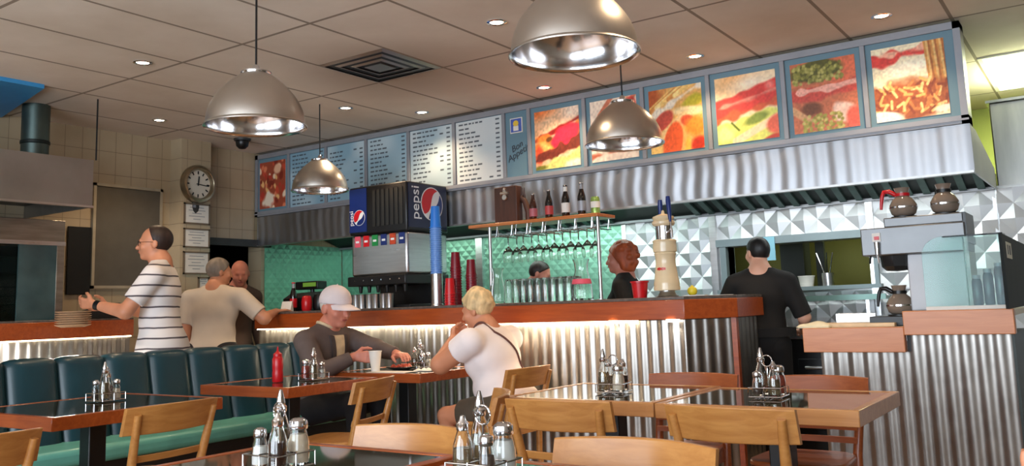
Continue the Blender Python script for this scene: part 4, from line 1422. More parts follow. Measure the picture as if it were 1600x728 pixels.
for k in range(5):
    a = radians(-112 + k * 10 - 0)
    r_ = 0.0715
    lt.obox((r_ * cos(a), r_ * sin(a), 0.185), (0.004, 0.0095, 0.02 if k % 2 else 0.016), Matrix.Rotation(a, 3, 'Z'))
lt.build('red_lettering', 'logo_red', t, smooth=False)

t = thing('red_tub', 'small red plastic tub on the bar left of the beer tower', 'tub', (-2.60, 5.27, ZT))
MB().lathe([(0, 0), (0.045, 0), (0.055, 0.10), (0.062, 0.102), (0.062, 0.112), (0.053, 0.112), (0.043, 0.01), (0, 0.01)], 24).build('bucket', 'red_plastic', t)
for k, (x, y, a, lb_) in enumerate(((-2.27, 5.42, 0.2, 'small stack of white papers on the bar right of the beer tower'), (-2.12, 5.46, -0.3, 'loose white slip of paper at the right end of the bar'))):
    o = MB().box(-0.07, 0.07, -0.05, 0.05, 0, 0.008 if k == 0 else 0.004).build('paper_sheets', 'paper', smooth=False)
    o.location = (x, y, ZT)
    o.rotation_euler = (0, 0, a)
    tag(o, lb_, 'paper')
t = thing('yellow_lemon', 'yellow lemon on the bar behind the beer tower', 'lemon', (-2.335, 5.52, ZT))
MB().lathe([(0, 0), (0.012, 0.003), (0.028, 0.016), (0.034, 0.035), (0.028, 0.055), (0.012, 0.066), (0.006, 0.074), (0, 0.075)], 18).build('fruit', mat('lemon', (226, 206, 50), 0.4), t)

# till end of the bar
t = thing('cash_register', 'black cash register with a small lit display at the left end of the bar', 'cash register', (-6.22, 5.52, ZT), 0)
MB().box(-0.05, 0.24, -0.13, 0.17, 0.0, 0.12).build('drawer_case', 'black_plastic', t, bevel=0.006)
MB().prism_axis([(-0.13, 0.12), (0.17, 0.12), (0.17, 0.18), (-0.06, 0.16)], -0.04, 0.22, 0).build('keyboard_top', 'dark_grey', t, bevel=0.004)
MB().cyl((0.08, 0.11, 0.16), (0.08, 0.11, 0.23), 0.02, n=10).build('pole', 'black_plastic', t)
MB().box(-0.09, 0.21, 0.05, 0.17, 0.20, 0.275).build('display_head', 'black_plastic', t, bevel=0.008)
MB().box(0.02, 0.19, 0.046, 0.051, 0.225, 0.262).build('display', 'display_glow', t, smooth=False)
bottle('cola_bottle', 'dark cola bottle with red label beside the till', -6.06, 5.33, ZT, 0.26, 0.031, 'dark_bottle', 'logo_red', 'logo_red', 'bottles by the till', foil='frame_grey')
t = thing('red_flask', 'red rounded canister beside the cola bottle near the till', 'canister', (-5.92, 5.36, ZT))
MB().lathe([(0, 0), (0.036, 0), (0.045, 0.02), (0.047, 0.08), (0.04, 0.125), (0.03, 0.135), (0, 0.137)], 24).build('canister_body', 'red_plastic', t)
t = thing('black_speaker', 'round black speaker behind the red canister on the bar', 'speaker', (-5.86, 5.46, ZT))
MB().lathe([(0, 0), (0.05, 0), (0.062, 0.03), (0.062, 0.10), (0.048, 0.145), (0, 0.15)], 24).build('speaker_body', 'black_plastic', t)
for k, (x, y, rz, lb_) in enumerate(((-6.02, 5.22, 0.3, 'folded white menu card standing near the till'), (-6.14, 5.32, -0.2, 'white card beside the hand of the man at the till'))):
    o = MB().prism_axis([(-0.03, 0), (0.03, 0), (0.012, 0.09), (0.006, 0.09)], -0.05, 0.05, 0).build('menu_card', 'paper', smooth=False)
    o.location = (x, y, ZT)
    o.rotation_euler = (0, 0, rz)
    tag(o, lb_, 'card')
sg = None
for k in range(7):
    x = -5.20 + 0.075 * k
    if sg is None:
        sg = MB().lathe([(0, 0), (0.03, 0), (0.034, 0.11), (0.036, 0.115), (0.032, 0.115), (0.028, 0.006), (0, 0.006)], 18).build('steel_tumbler', 'steel')
        o = sg
    else:
        o = sg.copy()
        C.objects.link(o)
    o.location = (x, 5.165 + 0.012 * (k % 2), ZT)
    tag(o, 'steel tumbler in the row under the soda fountain spouts', 'tumbler', 'steel tumblers under the fountain')

# ------------------------------------------------------------------ right counter: coffee machine and display case
cm = thing('coffee_machine', 'grey filter coffee brewer with two warming plates on top', 'coffee machine', (0, 0, 0))
MB().box(-1.195, -0.645, 5.36, 5.72, 1.385, 1.545).build('brew_head', mat('brewer_grey', (116, 117, 118), 0.38, 0.6, 0.06), cm, bevel=0.006)
MB().box(-1.065, -0.645, 5.38, 5.72, 1.545, 1.60).build('warmer_deck', M['brewer_grey'], cm, bevel=0.006)
MB().box(-0.655, -0.637, 5.38, 5.72, 1.43, 1.60).build('side_trim', 'black_plastic', cm, smooth=False)
MB().box(-0.965, -0.645, 5.42, 5.72, 1.062, 1.385).build('column', mat('brewer_pale', (186, 186, 190), 0.45, 0.1, 0.04), cm, bevel=0.006)
MB().box(-1.185, -0.957, 5.36, 5.72, 0.979, 1.035).build('lower_base', 'black_metal', cm, bevel=0.004)
MB().lathe([(0, 0.0), (0.058, 0.006), (0.082, 0.03), (0.088, 0.09), (0.092, 0.095), (0, 0.095)], 8, (-1.03, 5.46, 1.29)).build('filter_basket', 'black_plastic', cm, sharp=20)
b_ = MB().box(-1.13, -1.085, 5.353, 5.36, 1.465, 1.515).build('switch_plate', 'white_paint', cm, smooth=False)
MB().box(-1.118, -1.092, 5.345, 5.353, 1.475, 1.495).build('red_switch', 'logo_red', b_, smooth=False)
MB().cyl((-1.105, 5.345, 1.46), (-1.105, 5.34, 1.39), 0.016, 0.012, n=10).cyl((-1.105, 5.34, 1.39), (-1.10, 5.335, 1.34), 0.007, n=8).build('hot_water_tap', 'chrome', cm)
MB().cyl((-1.15, 5.37, 1.385), (-1.155, 5.36, 1.34), 0.006, n=8).build('filter_latch', 'black_plastic', cm)
for x in (-0.965, -0.745):
    MB().lathe([(0, 0), (0.07, 0), (0.07, 0.008), (0, 0.01)], 24, (x, 5.46, 1.60)).build('hot_plate', 'black_metal', cm)
MB().lathe([(0, 0), (0.07, 0), (0.07, 0.008), (0, 0.01)], 24, (-1.03, 5.46, 1.035)).build('hot_plate', 'black_metal', cm)


def pot(label, x, y, z, hm, fill, ha):
    t = thing('coffee_pot', label, 'coffee pot', (x, y, z), 0, 'glass coffee pots')
    MB().lathe([(0, 0), (0.05, 0), (0.066, 0.012), (0.076, 0.04), (0.074, 0.065), (0.055, 0.098), (0.036, 0.115), (0.034, 0.135), (0.043, 0.165), (0.040, 0.165), (0.031, 0.137), (0.033, 0.113), (0.053, 0.095), (0.071, 0.064), (0.073, 0.04), (0.063, 0.015), (0, 0.004)], 32).build('glass_bowl', 'pot_glass', t)
    MB().lathe([(0.0765, 0.046), (0.0785, 0.046), (0.0785, 0.054), (0.0765, 0.054)], 32).build('steel_band', 'chrome', t)
    if fill:
        MB().lathe([(0, 0.006), (0.06, 0.015), (0.0715, 0.04), (0.070, 0.058), (0.066, fill), (0, fill)], 28).build('coffee', 'coffee', t)
    c, s_ = cos(ha), sin(ha)
    hd = MB()
    hd.tube([(c * 0.034, s_ * 0.034, 0.126), (c * 0.07, s_ * 0.07, 0.150), (c * 0.098, s_ * 0.098, 0.148), (c * 0.108, s_ * 0.108, 0.125), (c * 0.116, s_ * 0.116, 0.08), (c * 0.120, s_ * 0.120, 0.045)], [0.013, 0.014, 0.013, 0.011, 0.010, 0.008], 10)
    hd.lathe([(0.037, 0.116), (0.041, 0.116), (0.041, 0.134), (0.037, 0.134)], 24)
    hd.build('handle', hm, t)
    return t


HA = radians(190)
pot('glass coffee pot with a red handle on top of the brewer', -0.965, 5.46, 1.61, 'red_plastic', 0.05, HA)
pot('glass coffee pot without visible handle on the right of the brewer top', -0.745, 5.46, 1.61, 'black_plastic', 0.055, radians(118))
pot('half full coffee pot with black handle on the lower plate', -1.03, 5.46, 1.045, 'black_plastic', 0.07, HA)

dc = thing('display_case', 'glass display case with rounded corner on the high end of the counter', 'display case', (0, 0, 0))
gp = [(-0.845, 1.085), (-0.845, 1.36)] + [(-0.845 + 0.11 * (1 - cos(a)), 1.36 + 0.10 * sin(a)) for a in [radians(18 * i) for i in range(1, 6)]] + [(-0.45, 1.46), (-0.45, 1.085)]
MB().prism_axis(gp, 5.17, 5.178, 1).build('front_glass', 'glass_green', dc, smooth=False)
MB().box(-0.845, -0.44, 5.16, 5.30, 1.063, 1.085).build('base_rail', 'white_paint', dc, smooth=False)
MB().box(-0.735, -0.45, 5.178, 5.33, 1.452, 1.46).build('top_glass', 'glass_green', dc, smooth=False)
MB().box(-0.452, -0.438, 4.98, 6.38, 1.066, 1.445).build('smoked_side', 'smoked_panel', dc, smooth=False)
MB().box(-0.64, -0.632, 5.18, 5.33, 1.085, 1.452).build('inner_divider', 'glass_green', dc, smooth=False)
sgn = MB().box(-0.437, -0.4355, 5.14, 5.42, 1.325, 1.41).build('price_sign', 'paper', dc, smooth=False)
q = MB().box(-0.4353, -0.4345, 5.19, 5.24, 1.345, 1.395).box(-0.4353, -0.4345, 5.29, 5.36, 1.345, 1.395)
q.build('sign_marks', 'dark_grey', sgn, smooth=False)
for k in range(3):
    t = thing('lidded_jar', ('blue-tinted glass jar in the display case, leftmost of three', 'blue-tinted glass jar in the display case, middle of three', 'blue-tinted glass jar in the display case, rightmost of three')[k], 'jar', (-0.60 + 0.055 * k, 5.245, 1.085), 0, 'jars in the display case')
    MB().lathe([(0, 0), (0.022, 0), (0.025, 0.01), (0.025, 0.12 + 0.03 * k), (0.018, 0.14 + 0.03 * k), (0, 0.14 + 0.03 * k)], 16).build('jar_body', mat('jar_blue', (44, 62, 76), 0.15, 0, 0.3), t)
    MB().lathe([(0, 0.14 + 0.03 * k), (0.02, 0.14 + 0.03 * k), (0.02, 0.16 + 0.03 * k), (0, 0.16 + 0.03 * k)], 16).build('lid', 'frame_grey', t)

t = thing('serving_plank', 'long pale cutting board lying on the low part of the right counter', 'cutting board', (-1.30, 5.42, 0.978))
MB().box(-0.17, 0.26, -0.12, 0.14, 0, 0.022).build('board', mat('pale_board', (222, 190, 150), 0.5), t, bevel=0.004)
t = thing('folded_towel', 'folded cream towel on the left corner of the right counter', 'towel', (-1.47, 5.33, 0.978))
MB().grid(lambda u, v: (-0.11 + 0.2 * u, -0.08 + 0.16 * v, 0.005 + 0.03 * (sin(pi * u) ** 0.5) * (sin(pi * v) ** 0.5) + 0.004 * sin(9 * u + 5 * v)), 24, 16).box(-.1, .08, -.075, .075, 0, .012).build('towel_cloth', mat('towel_cream', (232, 222, 190), 0.9, 0, 0.05, 20, 0.3), t)
t = thing('steel_tray', 'steel tray standing behind the cutting board on the right counter', 'tray', (-1.33, 5.66, 0.978))
MB().box(-0.12, 0.12, -0.01, 0.01, 0, 0.075).build('tray_wall', 'steel', t, bevel=0.004)
t = thing('black_bag', 'black wedge-shaped bag lying on the left counter beside the oven', 'bag', (-6.49, 3.68, 1.182))
MB().prism_axis([(-0.26, 0), (0.26, 0), (0.28, 0.07), (0.20, 0.12), (-0.22, 0.01)], -0.09, 0.09, 0).build('bag_body', 'cloth_black', t, bevel=0.012)

# ------------------------------------------------------------------ banquette
bq = thing('banquette', 'long teal leather banquette with channelled back along the left side', 'bench', (0, 0, 0))
XB = -5.33
NCH = 13
y0b, stp = 1.15, 0.302


def channel(yc, w_):
    mb = MB()
    def fn(u, v):
        # u across the channel, v up the back and over the top
        yy = yc + (u - 0.5) * w_
        bul = (1 - abs(2 * u - 1) ** 3.2) ** 0.6
        zt = 0.45 + 0.465 * min(v / 0.82, 1.0)
        lean = -0.10 * min(v / 0.82, 1.0)
        x = XB + 0.13 + lean + 0.05 * bul
        if v > 0.82:
            a = (v - 0.82) / 0.18 * pi * 0.75
            x = XB + 0.03 + (0.05 * bul) * cos(a) - 0.06 * (1 - cos(a)) * 0.6
            zt = 0.915 + (0.02 + 0.022 * bul) * sin(a)
        return (x, yy, zt)
    mb.grid(fn, 14, 26, flip=False)
    return mb


for k in range(NCH):
    channel(y0b + stp * k, stp * 1.0).build('back_cushion', 'teal_leather', bq, sharp=80)
MB().box(XB - 0.10, XB + 0.02, y0b - 0.15, y0b + stp * NCH - 0.15, 0.0, 0.905).build('back_frame', 'teal_leather', bq, bevel=0.02)
ye = y0b + stp * NCH - 0.15
MB().box(XB + 0.02, -4.84, y0b - 0.15, ye, 0.36, 0.46).build('seat_cushion', 'teal_seat_lit', bq, bevel=0.035, seg=4)
MB().box(XB + 0.02, -4.90, y0b - 0.15, ye, 0.0, 0.36).build('base', mat('kick_dark', (40, 34, 30), 0.5), bq, smooth=False)


# ------------------------------------------------------------------ tables
def table(x0, x1, y0, y1, label, rim='table_wood'):
    cx, cy = (x0 + x1) / 2, (y0 + y1) / 2
    hx, hy = (x1 - x0) / 2, (y1 - y0) / 2
    t = thing('dining_table', label, 'table', (cx, cy, 0), 0, 'wood-edged tables')
    e = 0.032
    rimb = MB()
    for p in ([(-hx, -hy), (hx, -hy), (hx - e, -hy + e), (-hx + e, -hy + e)], [(hx, -hy), (hx, hy), (hx - e, hy - e), (hx - e, -hy + e)],
              [(hx, hy), (-hx, hy), (-hx + e, hy - e), (hx - e, hy - e)], [(-hx, hy), (-hx, -hy), (-hx + e, -hy + e), (-hx + e, hy - e)]):
        rimb.prism(p, 0.69, 0.75)
    rimb.build('wooden_rim', rim, t, bevel=0.003)
    MB().box(-hx + e, hx - e, -hy + e, hy - e, 0.71, 0.748).build('glass_top', 'table_glass', t, smooth=False)
    MB().box(-0.045, 0.045, -0.045, 0.045, 0.02, 0.71).build('pedestal', 'black_metal', t, bevel=0.006)
    MB().box(-0.28, 0.28, -0.035, 0.035, 0.0, 0.03).box(-0.035, 0.035, -0.28, 0.28, 0.0, 0.03).build('cross_foot', 'black_metal', t, bevel=0.006)
    MB().box(-0.2, 0.2, -0.2, 0.2, 0.695, 0.709).build('mount_plate', 'black_metal', t, smooth=False)
    return t


TB = {'L': (-4.70, -3.83, 2.02, 2.90), 'M': (-4.70, -3.90, 3.39, 4.12), 'W': (-4.58, -3.77, 4.38, 5.05),
      'R1': (-2.37, -1.60, 3.31, 4.06), 'R2': (-1.585, -0.79, 3.29, 4.0), 'A': (-2.26, -1.555, 1.24, 1.97), 'B': (-1.50, -0.82, 1.24, 1.97)}
TL = {'L': 'leftmost table in front of the teal banquette', 'M': 'table carrying the red ketchup bottle', 'W': 'table of the seated elderly couple',
      'R1': 'table whose glass top mirrors the lit bar front', 'R2': 'table furthest right, its corner against the plain ribbed counter', 'A': 'nearest table at the bottom edge, left of the two', 'B': 'nearest table at the bottom edge, right of the two'}
for k, b in TB.items():
    table(*b, 'wood-edged glass-topped ' + TL[k], 'table_light_wood' if k in ('R2', 'R1') else 'table_wood')


# ------------------------------------------------------------------ chairs
def chair_proto(m, slats):
    t = thing('dining_chair', '-', 'chair')
    seat = MB()
    prof = []
    for i in range(28):
        a = 2 * pi * i / 28
        ca, sa = cos(a), sin(a)
        r = 1 / (abs(ca) ** 4 + abs(sa) ** 4) ** 0.25
        prof.append((0.205 * r * ca * (1.0 + 0.06 * sa), 0.205 * r * sa))
    seat.prism(prof, 0.435, 0.46)
    seat.build('seat', m, t, bevel=0.008)
    for s in (-1, 1):
        MB().tube([(s * 0.165, 0.165, 0.436), (s * 0.175, 0.18, 0.0)], [0.021, 0.014], 10).build('front_leg', m, t)
        MB().tube([(s * 0.185, -0.215, 0.0), (s * 0.180, -0.185, 0.25), (s * 0.180, -0.19, 0.45), (s * 0.192, -0.235, 0.62), (s * 0.202, -0.272, 0.755)], [0.015, 0.019, 0.021, 0.019, 0.015], 10).build('back_post', m, t)
    MB().box(-0.165, 0.165, 0.155, 0.175, 0.375, 0.435).box(-0.165, 0.165, -0.19, -0.17, 0.375, 0.435).box(-0.178, -0.16, -0.18, 0.165, 0.375, 0.435).box(0.16, 0.178, -0.18, 0.165, 0.375, 0.435).build('seat_frame', m, t, smooth=False)
    st = MB()
    for s in (-1, 1):
        st.cyl((s * 0.17, 0.172, 0.20), (s * 0.183, -0.195, 0.20), 0.010, n=8)
    st.cyl((-0.176, 0, 0.20), (0.176, 0, 0.20), 0.010, n=8)
    st.build('stretcher', m, t)

    def bent(z0, z1, half, th, yb, bow, arch=0.0):
        n = 18
        mb = MB()
        def fn(u, v):
            # closed loop round the section, v along the rail
            x = -half + 2 * half * v
            k = (x / half)
            yc = yb - bow * (1 - k * k)
            zt = z1 + arch * (1 - k * k)
            zb = z0 - arch * 0.4 * (1 - k * k)
            tilt = 0.10 * th / 0.02
            P = [(th / 2, 0), (th / 2, 1), (-th / 2, 1), (-th / 2, 0)]
            i = int(round(u * 4)) % 4
            d_, h = P[i]
            z = zb + (zt - zb) * h
            return (x, yc + d_ - (z - 0.6) * 0.27, z)
        mb.grid(fn, 4, n)
        mb.add([fn(i / 4, 0) for i in range(4)], [(3, 2, 1, 0)])
        mb.add([fn(i / 4, 1) for i in range(4)], [(0, 1, 2, 3)])
        return mb
    bent(0.668, 0.785, 0.242, 0.020, -0.195, 0.055, 0.006).build('top_rail', m, t, bevel=0.004)
    if slats == 1:
        bent(0.545, 0.575, 0.186, 0.016, -0.212, 0.02).build('back_slat', m, t, bevel=0.003)
    else:
        for z in (0.50, 0.555, 0.61):
            bent(z, z + 0.026, 0.186, 0.016, -0.212, 0.012).build('back_slat', m, t, bevel=0.003)
    return t


CH1 = chair_proto('chair_wood', 1)
CH2 = chair_proto('chair_red_wood', 3)
used = set()


def place_chair(kind, rail, rz, label, sc=1.0):
    p = CH1 if kind == 1 else CH2
    f = Vector((-sin(rz), cos(rz)))
    loc = (rail[0] + 0.25 * f.x * sc, rail[1] + 0.25 * f.y * sc, 0)
    if kind in used:
        c = dup(p, loc, rz)
    else:
        c = p
        used.add(kind)
        c.location = loc
        c.rotation_euler = (0, 0, rz)
    c['label'] = label
    c['group'] = 'wooden dining chairs'
    return c


HP = pi / 2
place_chair(1, (-1.87, 2.99), 0.02, 'pale wooden chair with its back to the camera at the table mirroring the lit bar')
place_chair(1, (-1.155, 2.97), -0.06, 'large pale wooden chair with its back to the camera at the table furthest right')
place_chair(1, (-1.88, 2.15), pi, 'wooden chair across the nearest left table, only its curved top rail showing')
place_chair(1, (-1.10, 2.14), pi - 0.03, 'wooden chair across the nearest right table behind the salt shaker')
place_chair(1, (-3.51, 2.40), HP + 0.08, 'honey wooden chair with curved back facing the leftmost table')
place_chair(1, (-3.48, 3.66), HP + 0.30, 'honey wooden chair facing the table with the red ketchup bottle')
place_chair(1, (-3.06, 4.60), HP, 'golden wooden chair behind the blonde woman in white')
place_chair(1, (-3.20, 1.42), HP + 0.05, 'wooden chair cut off at the bottom left corner under the dark jacket')
place_chair(1, (-2.30, 3.19), radians(125.6), 'wooden chair seen edge on at the left corner of the mirroring table')
place_chair(2, (-1.83, 4.27), pi, 'reddish slat-back chair on the far side of the mirroring table')
place_chair(2, (-1.20, 4.22), pi, 'reddish slat-back chair on the far side of the table furthest right')

# ------------------------------------------------------------------ condiments
PRO = {}


def caddy_proto():
    t = thing('condiment_caddy', '-', 'caddy')
    w_ = MB()
    a = 0.066
    for z, r in ((0.006, 0.0025), (0.042, 0.002)):
        w_.tube([(-a, -a, z), (a, -a, z), (a, a, z), (-a, a, z)], r, 6, closed=True)
    for x, y in ((-a, -a), (a, -a), (a, a), (-a, a), (0, -a), (0, a), (-a, 0), (a, 0)):
        w_.cyl((x, y, 0.004), (x, y, 0.042), 0.002, n=6)
    for k in range(-3, 4):
        w_.cyl((k * a / 3.5, -a, 0.006), (k * a / 3.5, a, 0.006), 0.002, n=6)
    w_.cyl((-a, 0, 0.045), (a, 0, 0.045), 0.0022, n=6).cyl((0, -a, 0.045), (0, a, 0.045), 0.0022, n=6)
    w_.build('wire_basket', 'chrome', t)
    h = MB().cyl((0, 0, 0.006), (0, 0, 0.125), 0.003, n=8)
    h.tube([(0.022 * sin(2 * pi * k / 20), 0, 0.148 - 0.023 * cos(2 * pi * k / 20)) for k in range(20)], 0.0027, 8, closed=True)
    h.build('ring_handle', 'chrome', t)
    return t


def vessel(name, glassprof, fillprof, fillm, capprof, capm='chrome', cat='bottle'):
    t = thing(name, '-', cat)
    MB().lathe(glassprof, 20).build('glass_body', 'glass', t)
    if fillprof:
        MB().lathe(fillprof, 18).build('contents', fillm, t)
    MB().lathe(capprof, 20).build('cap', capm, t)
    return t


def hollow(outer, th=0.0018):
    return [(0, 0)] + outer + [(max(r - th, 0.001), z) for r, z in outer[::-1] if z > 0.004] + [(0, 0.004)]


oilP = hollow([(0.024, 0.0), (0.0275, 0.006), (0.0285, 0.03), (0.027, 0.075), (0.02, 0.105), (0.0135, 0.128), (0.0125, 0.138)])
oilF = [(0, 0.005), (0.0245, 0.008), (0.0262, 0.03), (0.025, 0.072), (0.022, 0.088), (0, 0.088)]
oilC = [(0, 0.132), (0.0145, 0.132), (0.0165, 0.137), (0.0165, 0.147), (0.012, 0.152), (0.0125, 0.158), (0.0085, 0.176), (0.004, 0.192), (0, 0.193)]
vinP = hollow([(0.022, 0.0), (0.0255, 0.006), (0.026, 0.03), (0.025, 0.07), (0.016, 0.098), (0.0125, 0.11)])
vinF = [(0, 0.005), (0.0225, 0.008), (0.0237, 0.03), (0.0226, 0.066), (0, 0.068)]
vinC = [(0, 0.106), (0.0145, 0.106), (0.0155, 0.112), (0.0155, 0.122), (0.009, 0.13), (0.006, 0.140), (0, 0.142)]
smaP = hollow([(0.019, 0.0), (0.021, 0.004), (0.021, 0.03), (0.0185, 0.058), (0.0155, 0.07), (0.0155, 0.078)])
smaF = [(0, 0.005), (0.0185, 0.006), (0.0188, 0.03), (0.017, 0.052), (0, 0.053)]
smaC = [(0.016, 0.074), (0.0175, 0.076), (0.0175, 0.088), (0.0155, 0.095), (0.008, 0.10), (0, 0.101)]
bigP = hollow([(0.026, 0.0), (0.029, 0.005), (0.03, 0.03), (0.0285, 0.06), (0.022, 0.085), (0.0215, 0.094)])
bigF = [(0, 0.005), (0.0265, 0.006), (0.0277, 0.03), (0.0264, 0.058), (0.021, 0.078), (0, 0.079)]
bigC = [(0.022, 0.09), (0.0245, 0.091), (0.0255, 0.096), (0.0255, 0.104), (0.024, 0.112), (0.015, 0.119), (0, 0.121)]


def vproto(key, *a):
    PRO[key] = vessel(*a)


vproto('oil', 'oil_bottle', oilP, oilF, 'oil', oilC)
vproto('vinegar', 'vinegar_bottle', vinP, vinF, 'vinegar', vinC)
vproto('vinegar_clear', 'vinegar_bottle', vinP, vinF, 'oil', vinC)
vproto('pepper', 'pepper_shaker', smaP, smaF, 'pepper', smaC, 'chrome', 'shaker')
vproto('salt', 'salt_shaker', smaP, smaF, 'salt', smaC, 'chrome', 'shaker')
vproto('sugar', 'sugar_shaker', bigP, bigF, 'sugar', bigC, 'chrome', 'shaker')
vproto('bigsalt', 'sugar_shaker', bigP, bigF, 'salt', bigC, 'chrome', 'shaker')
vproto('chilli', 'chilli_shaker', bigP, bigF, 'chilli', bigC, 'chrome', 'shaker')
vproto('cheese', 'cheese_shaker', smaP, smaF, 'sugar', smaC, 'chrome', 'shaker')
CAD = caddy_proto()
seen = set()
DESC = {'oil': 'tall glass oil bottle', 'vinegar': 'short bottle of dark vinegar', 'vinegar_clear': 'short bottle of pale vinegar', 'pepper': 'small pepper shaker', 'salt': 'small salt shaker',
        'sugar': 'glass sugar shaker with chrome lid', 'bigsalt': 'large white shaker with chrome lid', 'chilli': 'shaker of red flakes with chrome lid', 'cheese': 'small shaker of pale powder'}


def place(key, proto, loc, rz, label, group):
    if key in seen:
        c = dup(proto, loc, rz)
    else:
        c = proto
        seen.add(key)
        c.location = loc
        c.rotation_euler = (0, 0, rz)
    c['label'] = label
    c['group'] = group


def caddy(x, y, rz, where, left, back, front, right):
    place('caddy', CAD, (x, y, 0.7505), rz, 'wire condiment caddy with ring handle on the ' + where, 'condiment caddies')
    r = 0.035
    # corners seen from the camera: left, back, front, right (view direction about 34 degrees left of +Y)
    for key, (dx, dy) in ((left, (-1, -1)), (back, (-1, 1)), (front, (1, -1)), (right, (1, 1))):
        if not key:
            continue
        v = Matrix.Rotation(rz, 2) @ Vector((dx * r, dy * r))
        place(key, PRO[key], (x + v.x, y + v.y, 0.7595), rz + dx, DESC[key] + ' in the caddy on the ' + where, 'condiments in caddies')


SH = {'L': 'leftmost table', 'M': 'ketchup table', 'W': 'table of the elderly couple', 'R1': 'mirroring table', 'R2': 'table furthest right', 'A': 'nearest left table', 'B': 'nearest right table'}
caddy(-4.33, 2.56, 0.10, SH['L'], 'pepper', 'vinegar', 'oil', 'cheese')
caddy(-4.20, 3.86, 0.0, SH['M'], 'chilli', 'pepper', 'oil', 'salt')
caddy(-4.14, 4.83, 0.1, SH['W'], 'vinegar_clear', 'oil', 'pepper', 'cheese')
caddy(-1.955, 3.64, 0.15, SH['R1'], 'oil', 'vinegar_clear', 'sugar', 'vinegar')
caddy(-1.225, 3.63, 0.05, SH['R2'], 'pepper', 'oil', 'vinegar_clear', 'chilli')
caddy(-1.875, 1.60, 0.0, SH['A'], 'salt', 'oil', 'vinegar', 'sugar')
caddy(-1.285, 1.72, 0.0, SH['B'], 'vinegar_clear', 'oil', 'pepper', 'bigsalt')

t = thing('ketchup_bottle', 'red squeeze ketchup bottle with pointed nozzle on the table', 'bottle', (-4.31, 3.665, 0.7505))
MB().lathe([(0, 0), (0.030, 0), (0.033, 0.005), (0.033, 0.055), (0.031, 0.07), (0.033, 0.085), (0.033, 0.14), (0.026, 0.155), (0.024, 0.158), (0, 0.158)], 24).build('squeeze_body', 'red_plastic', t)
MB().lathe([(0, 0.156), (0.027, 0.156), (0.027, 0.172), (0.016, 0.18), (0.007, 0.19), (0.003, 0.215), (0, 0.216)], 20).build('nozzle_cap', 'red_plastic', t)

t = thing('paper_cup', 'white paper cup in front of the old man in the cap', 'cup', (-4.27, 4.49, 0.7505))
MB().lathe([(0, 0), (0.030, 0), (0.044, 0.135), (0.047, 0.137), (0.047, 0.142), (0.042, 0.142), (0.028, 0.004), (0, 0.004)], 28).build('cup_wall', 'white_ceramic', t)
mk = MB()
for k, z in ((-125, 0.035), (-112, 0.035), (-118, 0.05)):
    a = radians(k)
    rr = 0.0318 + 0.0146 * z / 0.135 + 0.0028
    mk.obox((rr * cos(a), rr * sin(a), z), (0.003, 0.006, 0.012), Matrix.Rotation(a, 3, 'Z'))
mk.build('cup_print', 'dark_grey', t, smooth=False)
t = thing('dinner_plate', 'dark plate of red food between the old man and the woman', 'plate', (-4.20, 4.68, 0.7505))
MB().lathe([(0, 0), (0.06, 0), (0.105, 0.018), (0.11, 0.022), (0.104, 0.023), (0.06, 0.007), (0, 0.006)], 32).build('dish', 'dark_grey', t)
fd = MB()
r_ = random.Random(5)
for k in range(26):
    a, q = r_.random() * 6.28, 0.065 * r_.random() ** 0.5
    fd.ball((q * cos(a), q * sin(a), 0.02 + 0.012 * r_.random()), (0.016, 0.013, 0.011), 6)
fo = fd.build('food', 'food_red', t)
fo['kind'] = 'stuff'
t = thing('second_plate', 'white plate edge beside the food on the couple\'s table', 'plate', (-4.02, 4.60, 0.7505)) if False else None
for k, (x, y, rz, lb_) in enumerate(((-4.10, 4.475, 0.05, 'white paper placemat at the near edge of the couple\'s table'), (-3.93, 4.67, -0.15, 'crumpled white napkin near the elbow of the blonde woman'))):
    sx_ = 0.17 if k == 0 else 0.09
    o = MB().grid(lambda u, v: (-sx_ + 2 * sx_ * u, -0.075 + 0.15 * v, 0.003 + (0.001 + 0.012 * k) * (sin(11 * u + 3 * v) * sin(7 * v)) ** 2), 24, 14).box(-sx_ * .98, sx_ * .98, -.073, .073, 0, .0022).build('paper_placemat' if k == 0 else 'paper_napkin', 'paper')
    o.location = (x, y, 0.7505)
    o.rotation_euler = (0, 0, rz)
    tag(o, lb_, 'placemat' if k == 0 else 'napkin')

# ------------------------------------------------------------------ people
def v3(*a):
    return np.array(a, float)


def unit(a):
    return a / (np.linalg.norm(a) + 1e-12)


def cap(a, b, ra, rb, clips=(), k=0.02):
    return ('c', np.array(a, float), np.array(b, float), ra, rb, clips, k)


def ell(c, r, R=None, clips=(), k=0.02):
    return ('e', np.array(c, float), np.array(r, float), np.eye(3) if R is None else R, None, clips, k)


def sdf_one(p, P):
    if p[0] == 'c':
        _, a, b, ra, rb, cl, _k = p
        ab = b - a
        t = np.clip(((P - a) @ ab) / (ab @ ab + 1e-12), 0, 1)
        d = np.linalg.norm(P - a - t[..., None] * ab, axis=-1) - (ra + (rb - ra) * t)
    else:
        _, c, r, R, _x, cl, _k = p
        q = (P - c) @ R
        k0 = np.linalg.norm(q / r, axis=-1)
        k1 = np.linalg.norm(q / (r * r), axis=-1)
        d = k0 * (k0 - 1) / np.maximum(k1, 1e-9)
        d = np.where(k0 < 1e-6, -r.min(), d)
    for pt, n in cl:
        d = np.maximum(d, (P - pt) @ n)
    return d


def bounds(p):
    if p[0] == 'c':
        r = max(p[3], p[4])
        return np.minimum(p[1], p[2]) - r, np.maximum(p[1], p[2]) + r
    e = np.sqrt(((p[3] * p[2]) ** 2).sum(1))
    return p[1] - e, p[1] + e


